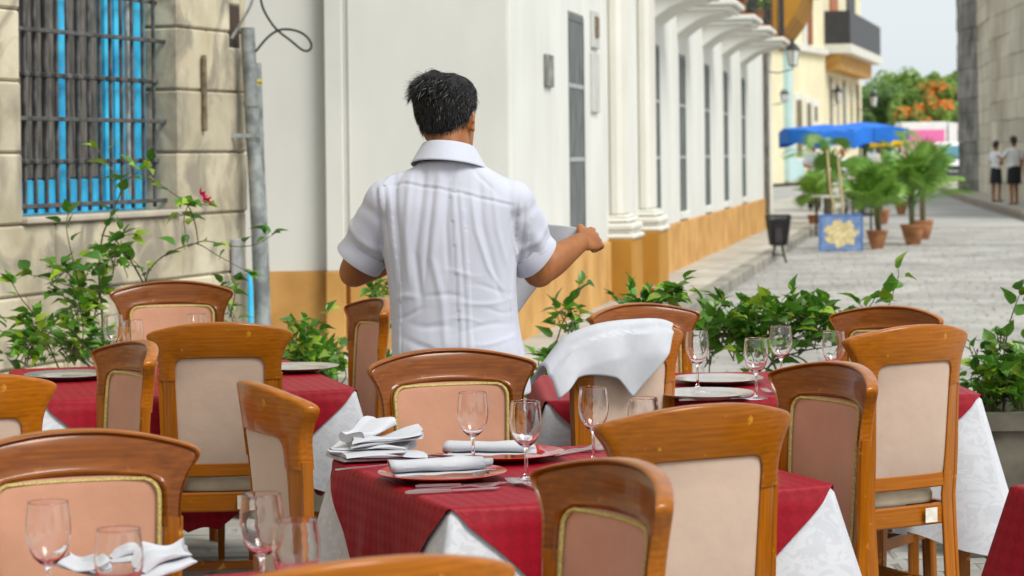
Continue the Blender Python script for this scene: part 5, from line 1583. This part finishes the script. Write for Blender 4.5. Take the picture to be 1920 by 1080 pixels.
# ================================================================== THINGS IN THE STREET
# waste basket
q = at_z(1460, 493, 0.0)
t_ = thing('waste_basket', 'black iron street waste basket on a stand beside the kerb', 'bin', tuple(q), R(-4))
k_ = q.y/F
mb = MB()
for s in (-1, 1):
    mb.tube([(s*.105, .02, 0), (s*.055, 0, .19), (s*.05, 0, .26)], .016, 6); mb.tube([(s*.08, .0, .10), (-s*.0, 0, .115)], .010, 5)
part('stand', mb, M['iron'], t_)
mb = MB()
for i in range(7):
    f0 = i/6
    mb.loft([[(-(.10+.055*f0), -.10-.02*f0, .25+.40*f0-.012), (.10+.055*f0, -.10-.02*f0, .25+.40*f0-.012), (.10+.055*f0, -.10-.02*f0, .25+.40*f0+.012), (-(.10+.055*f0), -.10-.02*f0, .25+.40*f0+.012)],
             [(-(.10+.055*f0), .10+.02*f0, .25+.40*f0-.012), (.10+.055*f0, .10+.02*f0, .25+.40*f0-.012), (.10+.055*f0, .10+.02*f0, .25+.40*f0+.012), (-(.10+.055*f0), .10+.02*f0, .25+.40*f0+.012)]])
for sy in (-1, 1):
    for i in range(11):
        c = -1+2*i/10; w_ = .022 if abs(c) == 1 else .007
        mb.tube([(c*.10, sy*.10, .25), (c*.155, sy*.12, .65)], w_, 4)
for sx in (-1, 1):
    for i in range(6):
        c = -1+2*i/5; mb.tube([(sx*.10, c*.10, .25), (sx*.155, c*.12, .65)], .009, 4)
part('lattice_basket', mb, M['iron'], t_, smooth=False)
mb = MB(); mb.lathe([(.07, .26), (.10, .40), (.115, .56), (.05, .60)], 12); part('liner', mb, M['iron'], t_)
mb = MB(); mb.box((-.065, -.128, .27), (.065, -.112, .50), .02); part('front_plate', mb, M['iron'], t_, smooth=False)

# menu board
q = at_z(1577, 472, 0.0)
t_ = thing('menu_board', 'blue board with a cream flower pattern standing on the cobbles', 'board', tuple(q), R(3))
blu = mat('slate_blue_board', (.13, .22, .42), .7, .2, 8, c2=(.19, .29, .50))
mb = MB(); mb.box((-.32, -.02, .01), (.32, .02, .55), .008); bd = part('board', mb, blu, t_, smooth=False)
crm = mat('cream_painted_flowers', (.62, .49, .22), .75, .25, 22, c2=(.74, .63, .36), bump=.3, bscale=40)
mb = MB(); rr = random.Random(4); n = 60
ring0 = []
for k in range(n):
    a = 2*math.pi*k/n; r = 1 + .13*math.sin(a*7+1) + .07*math.sin(a*13) + rr.uniform(-.06, .06)
    ring0.append((.245*r*math.cos(a), -.024, .275 + .195*r*math.sin(a)))
mb.add(ring0 + [(0, -.024, .275)], [(k, (k+1) % n, n) for k in range(n)]); part('painted_flowers', mb, crm, bd, smooth=False, fix=False)
mb = MB()
for sx in (-1, 1): mb.loft([[(sx*.32-.012, -.026, .01), (sx*.32+.012, -.026, .01), (sx*.32+.012, .026, .01), (sx*.32-.012, .026, .01)], [(sx*.32-.012, -.026, .56), (sx*.32+.012, -.026, .56), (sx*.32+.012, .026, .56), (sx*.32-.012, .026, .56)]])
mb.box((-.308, -.026, .54), (.308, .026, .565)); part('frame', mb, mat('blue_frame', (.05, .16, .42), .6, .2, 9), bd, smooth=False)
for s in (-1, 1):
    mb = MB(); mb.tube([(s*.05, .06, .52), (s*.085-.05, .12, .95), (s*.075-.09, .16, 1.55)], .018, 6); part('pole', mb, mat('bamboo', (.45, .36, .18), .7, .15, 12) if s < 0 else M['yellowcanvas'] if False else mat('bamboo_pole', (.45, .36, .18), .7, .15, 12), t_)
    mb = MB(); mb.tube([(s*.22, .02, .5), (s*.25, .32, .0)], .014, 6); part('rear_leg', mb, M['iron'], t_)

# terracotta pots with palms
def frond_mesh(k, fan):
    rr = random.Random(k); mb = MB()
    if fan:
        n = 13
        mb.tube([(0, 0, 0), (0, .25, .03), (0, .5, .0)], .008, 4)
        for i in range(n):
            a = R(-105 + 210*i/(n-1)); L_ = .5*(1-.25*abs(a)/2)
            d = Vector((math.sin(a), math.cos(a), 0)); s = Vector((math.cos(a), -math.sin(a), 0))*.046
            c = Vector((0, .5, 0))
            pts = [c, c + d*L_*.55 + Vector((0, 0, .02)), c + d*L_ + Vector((0, 0, -.10))]
            mb.add([pts[0], pts[1]-s, pts[1]+s, pts[2]], [(0, 1, 3, 2)])
    else:
        ctr = [(0, 0, 0), (0, .3, .06), (0, .6, .02), (0, .85, -.10), (0, 1.02, -.28)]
        C_ = [Vector(p) for p in crom(ctr, 5)]
        mb.tube(C_, [.010*(1-.7*i/len(C_)) for i in range(len(C_))], 4)
        for i in range(4, len(C_)):
            f_ = i/len(C_); L_ = .34*math.sin(math.pi*min(1, f_*.9+.08)) + .05
            for s in (-1, 1):
                e = C_[i] + Vector((s*L_*.75, L_*.55, -L_*.35)); m_ = C_[i].lerp(e, .5) + Vector((0, 0, .02)); w_ = Vector((0, .020, 0))
                mb.add([C_[i], m_-w_, m_+w_, e], [(0, 1, 3, 2)])
    return mb.mesh('frond', M['frond%d' % (k % 2)], False, fix=False)
FR = [frond_mesh(0, False), frond_mesh(1, False), frond_mesh(2, True), frond_mesh(3, True)]
def palm(u, v, hgt, potw, poth, n, kinds, label, pot=True, spread=1.0, trunk=.0, size=.7):
    q = at_z(u, v, 0.0)
    t_ = thing('potted_palm' if pot else 'palm_plant', label, 'plant', tuple(q), rp_.uniform(0, 6), 'palms in the street')
    z0 = poth-.03
    if pot:
        w_ = potw/2
        mb = MB(); mb.lathe([(w_*.58, 0), (w_*.66, poth*.12), (w_*.88, poth*.5), (w_*1.0, poth*.80), (w_*1.02, poth*.84), (w_*1.1, poth*.86), (w_*1.1, poth), (w_*.96, poth), (w_*.9, poth*.86), (w_*.1, poth*.85)], 24); part('pot', mb, M['clay'], t_)
        mb = MB(); mb.lathe([(w_*.93, poth*.90), (.01, poth*.93)], 16, cap0=False); part('soil', mb, M['soil'], t_)
    mb = MB()
    for k in range(4): mb.tube([(rp_.uniform(-.04, .04), rp_.uniform(-.04, .04), z0), (rp_.uniform(-.07, .07), rp_.uniform(-.07, .07), z0+trunk+.12)], [.022, .012], 6)
    part('stems', mb, M['stem'], t_)
    for k in range(n):
        f_ = k/n; a = k*2.4 + rp_.uniform(-.3, .3)
        el_ = R(80 - 75*f_*spread + rp_.uniform(-10, 10)); zb = z0 + .1 + trunk*rp_.uniform(.55, 1.0)*(1 if k % 3 else .5) + (hgt-trunk)*.0
        d = Vector((math.cos(a)*math.cos(el_), math.sin(a)*math.cos(el_), math.sin(el_)))
        me = FR[rp_.choice(kinds)]
        link('frond', me, t_, (d.x*.03, d.y*.03, zb), orient(d, rp_.uniform(-.6, .6)), size*rp_.uniform(.6, 1.3))
palm(1645, 467, .9, .31, .29, 24, (2, 3, 0), 'fan palm in a brown pot next to the blue menu board', size=.66, trunk=.34, spread=.72)
palm(1712, 459, 1.1, .37, .33, 34, (2, 3, 0, 1), 'bushy palm in the wide brown pot set apart from the menu board', size=.78, trunk=.5, spread=.78)
palm(1731, 449, 1.6, .33, .33, 22, (2, 0, 1), 'tall palm in a brown pot half behind the wide pot', size=.72, trunk=.85, spread=.7)
palm(1556, 440, 1.7, .3, .28, 14, (2, 3, 1), 'tall palm between the menu board and the blue parasol', size=.75, trunk=1.15)
palm(1655, 420, 1.5, .3, .3, 26, (0, 1), 'dark palm standing behind the menu board palm', size=.7, trunk=.6)
palm(1690, 402, 1.5, .3, .3, 26, (0, 1, 2), 'palm at the road side end of the parasol tables', size=.7, trunk=.6)
palm(1530, 432, .9, .3, .3, 22, (0, 2), 'low palm beside the tables close to the pavement', size=.6, trunk=.3)

# cafe tables, planters under the parasols
def cafe_table(u, v, label):
    q = at_z(u, v, 0.0); t_ = thing('cafe_table', label, 'table', tuple(q), R(8), 'tables under the blue parasols')
    mb = MB(); mb.box((-.5, -.35, .70), (.5, .35, .74), .006); part('top', mb, mat('grey_table_top', (.42, .41, .38), .7, .1, 5), t_, smooth=False)
    for sx in (-1, 1):
        for sy in (-1, 1): mb = MB(); mb.tube([(sx*.42, sy*.28, 0), (sx*.42, sy*.28, .70)], .02, 6); part('leg', mb, M['iron'], t_)
cafe_table(1582, 444, 'grey topped cafe table right behind the menu board'); cafe_table(1560, 405, 'grey topped cafe table below the blue parasol')
def cafe_chair(u, v, rz, label):
    q = at_z(u, v, 0.0); t_ = thing('cafe_chair', label, 'chair', tuple(q), R(rz), 'iron chairs under the parasols')
    mb = MB(); mb.lathe([(.19, .43), (.2, .45), (.19, .465)], 16); part('seat', mb, M['iron'], t_)
    for sx in (-1, 1):
        for sy in (-1, 1): mb = MB(); mb.tube([(sx*.19, sy*.19, 0), (sx*.14, sy*.14, .44)], .014, 6); part('leg', mb, M['iron'], t_)
    mb = MB(); mb.tube([(-.17, -.16, .45), (-.19, -.2, .75), (-.12, -.22, .92), (.12, -.22, .92), (.19, -.2, .75), (.17, -.16, .45)], .016, 6); mb.box((-.16, -.215, .56), (.16, -.2, .86)); part('backrest', mb, M['greybrown'], t_)
cafe_chair(1517, 398, 60, 'iron chair close to the pavement under the blue parasol'); cafe_chair(1607, 400, -70, 'iron chair at the road side of the parasol table')

# parasols
def parasol(u, vtop, Y, wd, label, m, tilt=0, drop=.34, sag=.16):
    top = at_y(u, vtop, Y)
    t_ = thing('parasol', label, 'parasol', (top.x, top.y, 0), R(rp_.uniform(0, 40)), 'parasols in the street')
    mb = MB(); mb.tube([(0, 0, 0), (0, 0, top.z-.03)], .028, 8); part('pole', mb, M['iron'], t_)
    mb = MB(); mb.lathe([(.26, 0), (.26, .05), (.05, .09)], 14); part('foot', mb, M['iron'], t_)
    n = 8; r = wd/2
    V = [(0, 0, top.z)]; Fc = []
    ring = lambda q_, z, pin: [(r*q_*math.cos(2*math.pi*k/(2*n))*(1 if k % 2 == 0 else pin), r*q_*math.sin(2*math.pi*k/(2*n))*(1 if k % 2 == 0 else pin), top.z - z - (0 if k % 2 == 0 else -.012)) for k in range(2*n)]
    for q_, z, pin in ((.35, drop*.32, .925), (.7, drop*.7, .92), (1.0, drop, .915), (1.0, drop+sag, .93)): V += ring(q_, z, pin)
    wob = [rp_.uniform(-.07, .05) for _ in range(2*n)]; hem = [rp_.uniform(-.09, .05) for _ in range(2*n)]
    for j, f_ in ((1, .5), (2, 1.0), (3, 1.0)):
        for k in range(2*n):
            q = V[1+j*2*n+k]; V[1+j*2*n+k] = (q[0], q[1], q[2] + wob[k]*f_ + (hem[k] if j == 3 else 0))
    for k in range(2*n): Fc.append((0, 1+k, 1+(k+1) % (2*n)))
    for j in range(3):
        for k in range(2*n): a = 1+j*2*n; Fc.append((a+k, a+2*n+k, a+2*n+(k+1) % (2*n), a+(k+1) % (2*n)))
    me = bpy.data.meshes.new('canopy'); me.from_pydata(V, [], Fc); me.materials.append(m); link('canopy', me, t_)
    for k in range(n):
        a = 2*math.pi*k/n; mb = MB(); mb.tube([(0, 0, top.z-.05), (r*.98*math.cos(a), r*.98*math.sin(a), top.z-drop-.02)], .010, 4); part('rib', mb, M['iron'], t_)
parasol(1547, 233, 50, 1.95, 'blue canvas parasol close to the pale yellow building, behind the tall palm', M['bluecanvas'], drop=.13, sag=.27)
parasol(1618, 229, 57, 2.25, 'blue canvas parasol at the road side, before the pink truck', M['bluecanvas'], drop=.15, sag=.26)
parasol(1612, 238, 66, 1.8, 'blue canvas parasol farther back, under the other two', M['bluecanvas'], drop=.26, sag=.16)
parasol(1662, 248, 92, 1.3, 'yellow canvas parasol beyond the blue ones, before the truck', M['yellowcanvas'], drop=.30, sag=.22)

# lanterns
lg = mat('frosted_lantern_glass', (.62, .64, .62), .35, .05, 4)
def lantern(p, wallp, s, label):
    t_ = thing('wall_lantern', label, 'lantern', tuple(p), 0, 'iron lanterns on the street walls')
    mb = MB(); mb.lathe([(.010, .0), (.085, .02), (.135, .34), (.135, .35)], 4); part('glass_body', mb, lg, t_, smooth=False)
    mb = MB(); mb.lathe([(.16, .35), (.165, .37), (.06, .50), (.03, .52), (.035, .56), (.005, .62)], 4); part('roof', mb, M['iron'], t_, smooth=False)
    mb = MB()
    for k in range(4): a = k*math.pi/2; mb.tube([(.087*math.cos(a), .087*math.sin(a), .02), (.138*math.cos(a), .138*math.sin(a), .35)], .009, 4)
    mb.lathe([(.09, -.01), (.09, .02)], 4); part('cage', mb, M['iron'], t_, smooth=False)
    d = Vector(wallp)-Vector(p)
    mb = MB(); mb.tube([(0, 0, -.01), (0, 0, -.06), tuple(d/s*.5 + Vector((0, 0, -.10))), tuple(d/s)], .014, 5); part('bracket', mb, M['iron'], t_)
    t_.scale = (s, s, s)
lp = at_y(1487, 124, 43.5); lantern(lp, fp(43.5, 0.0, lp.z-.08), .82, 'iron lantern on a bracket at the end of the white facade')
for (u, v, Y, lab_) in ((1571, 192, 122, 'lantern on the cream building below the balcony'), (1638, 200, 128, 'lantern hanging before the trees'), (1468, 190, 104, 'small lantern over the turquoise base'), (1474, 190, 106, 'second small lantern over the turquoise base')):
    lp = at_y(u, v, Y); lantern(lp, (lp.x-.9, lp.y+.2, lp.z-.1), 1.5 if Y > 115 else .9, lab_)

# flower pots on the balconies
for k, (Yc, dy) in enumerate(((32.6, -.25), (35.5, .1), (35.5, -.35))):
    q = fp(Yc+dy, .45, 3.362)
    t_ = thing('flower_pot', ['clay pot with a leafy plant on the balcony over the third window', 'clay pot with a plant in the middle of a balcony', 'clay pot with a plant at the balcony corner'][k], 'pot', tuple(q), 0, 'plants on the balconies')
    mb = MB(); mb.lathe([(.08, 0), (.12, .2), (.13, .2), (.13, .24), (.1, .24), (.02, .22)], 14); part('pot', mb, M['clay'], t_)
    for i in range(26):
        a = rp_.uniform(0, 6.28); d = Vector((math.cos(a), math.sin(a), rp_.uniform(-.1, 1.4))); link('leaf', LEAVES[i % 8], t_, Vector((0, 0, .24)) + d*rp_.uniform(.05, .2), orient(d, 0), .14)

# ---------------- people in the street
def person(label, p, rz, shirt, lower, lowc, hgt=1.68, arm='down', hair=(.02, .015, .01), skin=None, top_sleeve=True):
    t_ = thing('person', label, 'person', tuple(p), rz, 'people down the street')
    s = hgt/1.7
    mb = MB()
    def L(pts, r): limb(mb, [tuple(Vector(q)*s) for q in pts], [v*s for v in r], 10)
    L([(0, 0, 1.50), (0, .012, 1.60), (0, .0, 1.64)], [.062, .085, .075]); L([(0, 0, 1.36), (0, 0, 1.50)], [.055, .055])
    mb.loft([ell((0, 0, z*s), a*s, b_*s, 14) for z, a, b_ in ((.82, .15, .10), (.95, .155, .105), (1.08, .13, .09), (1.25, .165, .10), (1.36, .15, .085), (1.41, .07, .06))])
    for q in (-1, 1):
        if arm == 'fold': L([(q*.18, 0, 1.34), (q*.22, .02, 1.10), (q*.06, .19, 1.06)], [.048, .042, .032])
        elif arm == 'reach' and q < 0: L([(q*.18, 0, 1.34), (q*.30, .05, 1.16), (q*.38, .15, 1.22)], [.048, .042, .03])
        else: L([(q*.18, 0, 1.34), (q*.215, -.01, 1.07), (q*.22, .04, .83), (q*.215, .05, .75)], [.048, .042, .03, .028])
        st_ = .03*q
        L([(q*.085, 0, .85), (q*.09, .02+st_, .48), (q*.09, st_, .08)], [.085, .058, .038]); L([(q*.09, st_-.02, .035), (q*.09, .13+st_, .03)], [.036, .032])
    me = remesh(mb, .020, 3); me.materials.append(skin or M['skin']); me.shade_smooth(); link('body', me, t_)
    mb = MB()
    mb.loft([ell((0, 0, z*s), a*s, b_*s, 16) for z, a, b_ in ((.90, .168, .12), (1.0, .16, .115), (1.1, .145, .105), (1.25, .18, .115), (1.35, .172, .10), (1.41, .10, .075), (1.43, .072, .065))])
    for q in (-1, 1):
        if arm == 'fold': limb(mb, [(q*.17*s, 0, 1.345*s), (q*.21*s, .015*s, 1.17*s)], [.062*s, .056*s], 10)
        elif arm == 'reach' and q < 0: limb(mb, [(q*.17*s, 0, 1.345*s), (q*.29*s, .05*s, 1.18*s)], [.062*s, .05*s], 10)
        else: limb(mb, [(q*.17*s, 0, 1.345*s), (q*.21*s, 0, 1.15*s)], [.062*s, .056*s], 10)
    me = remesh(mb, .018, 3); me.materials.append(mat('street_shirt', shirt, .85, .05, 8)); me.shade_smooth(); link('shirt', me, t_)
    mb = MB(); lm = mat('street_lower', lowc, .85, .1, 8)
    if lower == 'skirt': mb.loft([ell((0, 0, z*s), a*s, b_*s, 16) for z, a, b_ in ((.52, .195, .16), (.7, .19, .15), (.88, .175, .13), (.98, .155, .115))])
    else:
        zb = .06 if lower == 'trousers' else .52
        for q in (-1, 1): mb.loft([ell((q*.075*s, 0, .96*s), .095*s, .115*s, 12), ell((q*.085*s, .005, .8*s), .1*s, .115*s, 12), ell((q*.09*s, .02+.03*q*(.8-zb), max(zb, .48)*s), .08*s, .09*s, 12), ell((q*.09*s, .03*q, zb*s), .07*s, .08*s, 12)])
    part(lower, mb, lm, t_)
    mb = MB(); mb.loft([ell((0, -.018*s + .012*k, z*s), a*s, b_*s, 14) for k, (z, a, b_) in enumerate(((1.52, .05, .05), (1.56, .088, .085), (1.64, .096, .092), (1.70, .075, .075), (1.725, .03, .03)))]); part('hair', mb, mat('street_hair', hair, .5, .2, 20), t_)
wh = (.74, .74, .74); bk = (.012, .012, .016)
q = at_z(1868, 379, .135); person('woman in white blouse and dark skirt beside the church wall, facing her companion', q, R(-60), wh, 'skirt', bk, 1.62, 'fold')
q = at_z(1902, 384, .135); person('person in white shirt and black skirt beside the church wall, back turned', q, R(20), wh, 'skirt', bk, 1.72, 'reach')
q = at_z(1940, 388, .135); person('person in dark clothes beyond the white shirted pair', q, R(150), (.3, .05, .05), 'trousers', bk, 1.7)
q = at_z(1527, 395, .135); person('man in a pale shirt and dark trousers under the blue parasol', q, R(170), (.58, .56, .66), 'trousers', bk, 1.66, 'fold', (.25, .2, .17))
q = at_z(1581, 382, .0); person('woman in a white top and shorts under the blue parasol', q, R(30), (.72, .74, .74), 'shorts', (.5, .52, .55), 1.62, 'down', (.35, .12, .05))
for k, (u, v, c, lab_) in enumerate(((1668, 348, (.15, .55, .72), 'distant person in a turquoise top before the yellow parasol'), (1688, 344, (.70, .70, .70), 'distant person in a pale top before the pink truck'), (1648, 350, (.65, .62, .55), 'distant person in a beige top behind the parasol tables'), (1722, 345, (.10, .10, .12), 'distant person in dark clothes before the pink truck'), (1738, 342, (.12, .5, .75), 'distant person in a blue top next to the white van'))):
    person(lab_, at_z(u, v, 0), R(40*k), c, 'trousers', (.05, .06, .1), 1.68)

# ---------------- vehicles
def truck():
    Y = 135; q = at_y(1690, 300, Y); x0 = q.x; x1 = at_y(1776, 300, Y).x
    zt = at_y(1730, 229, Y).z; L_ = x1-x0
    t_ = thing('box_truck', 'box truck with a pink side panel and white cab at the street end', 'truck', (x0, Y, 0), 0)
    mb = MB(); mb.box((0, 0, .75), (L_, 2.2, zt), .05); bd = part('cargo_box', mb, M['white_paint'], t_, smooth=False)
    mb = MB(); mb.box((.12, -.012, .95), (L_-.12, .01, zt-.42), .004); part('pink_panel', mb, M['pink_paint'], bd, smooth=False)
    mb = MB(); c = L_+.12
    mb.prism([(c, .45), (c+1.75, .45), (c+1.75, 1.25), (c+1.45, 1.45), (c+1.15, zt-.15), (c, zt)], .1, 2.1); cb2 = part('cab', mb, M['white_paint'], t_, smooth=False)
    mb = MB(); mb.prism([(c+.55, 1.5), (c+1.28, 1.5), (c+1.05, zt-.45), (c+.55, zt-.45)], .08, .12); part('side_window', mb, M['glass_dark'], cb2, smooth=False)
    mb = MB(); mb.box((c+1.7, .3, .75), (c+1.80, .6, .95)); part('headlight', mb, lg, cb2, smooth=False)
    mb = MB(); mb.box((0, .3, .5), (c+.1, 1.9, .74)); part('chassis', mb, M['iron'], t_, smooth=False)
    for xx in (.7, c+.75):
        for yy in (.02, 1.95):
            mb = MB(); mb.lathe([(.02, 0), (.42, 0), (.45, .04), (.45, .2), (.42, .24), (.02, .24)], 20); mb.xf(Matrix.Translation((xx, yy+.24, .452)) @ Matrix.Rotation(R(90), 4, 'X')); wl = part('wheel', mb, M['tyre'], t_)
            mb = MB(); mb.lathe([(.02, 0), (.22, 0), (.2, .03), (.02, .03)], 14); mb.xf(Matrix.Translation((xx, yy-.0, .452)) @ Matrix.Rotation(R(90), 4, 'X')); part('hub', mb, M['pipe'], wl)
truck()
def van():
    Y = 112; q = at_y(1757, 318, Y)
    t_ = thing('white_van', 'white van parked nose towards us at the corner of the church wall', 'van', (q.x, Y, 0), R(-8))
    W_ = 1.75; Hh = 1.95
    prof = [(0, .35), (0, .85), (.12, 1.0), (.75, 1.10), (1.25, Hh-.12), (1.5, Hh), (4.4, Hh), (4.55, Hh-.2), (4.6, .4)]
    mb = MB(); mb.loft([[(x_, y_, z_) for y_, z_ in [(p[0], p[1]) for p in prof]] for x_ in (0,)] + [[(x_, y_+o_, z_) for y_, z_ in prof] for x_, o_ in ((.08, -.05), (W_-.08, -.05))] + [[(W_, y_, z_) for y_, z_ in prof]])
    bd = part('body', mb, M['white_paint'], t_)
    mb = MB(); mb.loft([[(.14, .80, 1.16), (W_-.14, .80, 1.16), (W_-.20, 1.19, 1.76), (.20, 1.19, 1.76)], [(.14, .72, 1.18), (W_-.14, .72, 1.18), (W_-.20, 1.13, 1.78), (.20, 1.13, 1.78)]]); part('windscreen', mb, mat('blue_glass', (.08, .22, .28), .1, .1, 2, spec=.8), bd, smooth=False)
    for xx in (.12, W_-.38):
        mb = MB(); mb.box((xx, -.08, .72), (xx+.26, .02, .9), .02); part('headlight', mb, lg, bd, smooth=False)
    mb = MB(); mb.box((-.02, -.12, .36), (W_+.02, .05, .56), .03); part('bumper', mb, M['iron'], bd, smooth=False)
    mb = MB(); mb.box((.45, -.075, .62), (W_-.45, .0, .84), .01); part('grille', mb, M['iron'], bd, smooth=False)
    for xx in (-.02, W_-.2):
        for yy in (.8, 3.6):
            mb = MB(); mb.lathe([(.02, 0), (.31, 0), (.33, .03), (.33, .19), (.31, .22), (.02, .22)], 18); mb.xf(Matrix.Translation((xx, yy, .332)) @ Matrix.Rotation(R(90), 4, 'Y')); part('wheel', mb, M['tyre'], t_)
van()

# ---------------- trees at the end of the street
def tree(u, vtop, Y, wpx, label, m, seed, flame=0.0, n=5200, group='trees at the end of the street'):
    rr = random.Random(seed); top = at_y(u, vtop, Y); w_ = wpx/F*Y/2; h = top.z
    t_ = thing('broadleaf_tree', label, 'tree', (top.x, Y, 0), rr.uniform(0, 6), group)
    mb = MB(); mb.tube([(0, 0, 0), (.1, 0, h*.25), (0, .1, h*.5), (.2, 0, h*.8)], [.28, .22, .16, .05], 8)
    lobes = []
    for k in range(34):
        a = rr.uniform(0, 6.28); q_ = math.sqrt(rr.random()); zz = h*rr.uniform(.30, .92)
        wid = math.sqrt(max(.05, 1-((zz/h-.55)/.5)**2))
        c = Vector((w_*q_*math.cos(a)*wid, w_*q_*math.sin(a)*wid, zz)); lobes.append((c, w_*rr.uniform(.18, .34)))
        mb.tube([(0, 0, h*.3), tuple(c*.6 + Vector((0, 0, h*.15))), tuple(c)], [.09, .05, .02], 5)
    part('trunk', mb, M['trunk'], t_)
    V, Fc, mi = [], [], []
    for i in range(n):
        c, r = lobes[rr.randrange(len(lobes))]
        d = Vector((rr.gauss(0, 1), rr.gauss(0, 1), rr.gauss(0, .8))).normalized()
        p = c + d*r*rr.uniform(.8, 1.1); p.z = max(.6, p.z)
        s = rr.uniform(.10, .22)*h/7
        q_ = (d + Vector((rr.uniform(-.6, .6), rr.uniform(-.6, .6), rr.uniform(.1, .9)))).to_track_quat('Z', 'Y').to_matrix() @ Matrix.Rotation(rr.uniform(0, 6.28), 3, 'Z')
        k = len(V)
        for (a, b_) in ((-1, -.5), (.2, -.9), (1, .1), (.1, .9)): V.append(tuple(p + q_ @ Vector((a*s, b_*s, rr.uniform(-.3, .3)*s))))
        Fc.append((k, k+1, k+2, k+3)); mi.append(1 if flame and d.z > -.1 and rr.random() < flame else 0)
    me = bpy.data.meshes.new('crown'); me.from_pydata(V, [], Fc); me.materials.append(m); me.materials.append(M['flame']); me.polygons.foreach_set('material_index', mi)
    o = link('crown', me, t_); o['kind'] = 'stuff'
tree(1745, 150, 165, 110, 'flame tree covered in orange blossom behind the truck', M['tree0'], 3, .55, 7000)
tree(1650, 145, 178, 115, 'dark green tree rising beside the balcony building', M['tree1'], 4)
tree(1700, 134, 195, 140, 'broad green tree behind the flame tree', M['tree0'], 5)
tree(1790, 128, 190, 120, 'bright green tree rising above the truck cab by the church', M['tree0'], 6)
tree(1712, 160, 174, 120, 'low green tree in front of the broad tree, behind the truck', M['tree0'], 7)
tree(1620, 165, 210, 120, 'dark tree half hidden by the balcony building', M['tree1'], 8)
tree(1850, 150, 210, 140, 'tree mostly hidden behind the church wall', M['tree1'], 9)
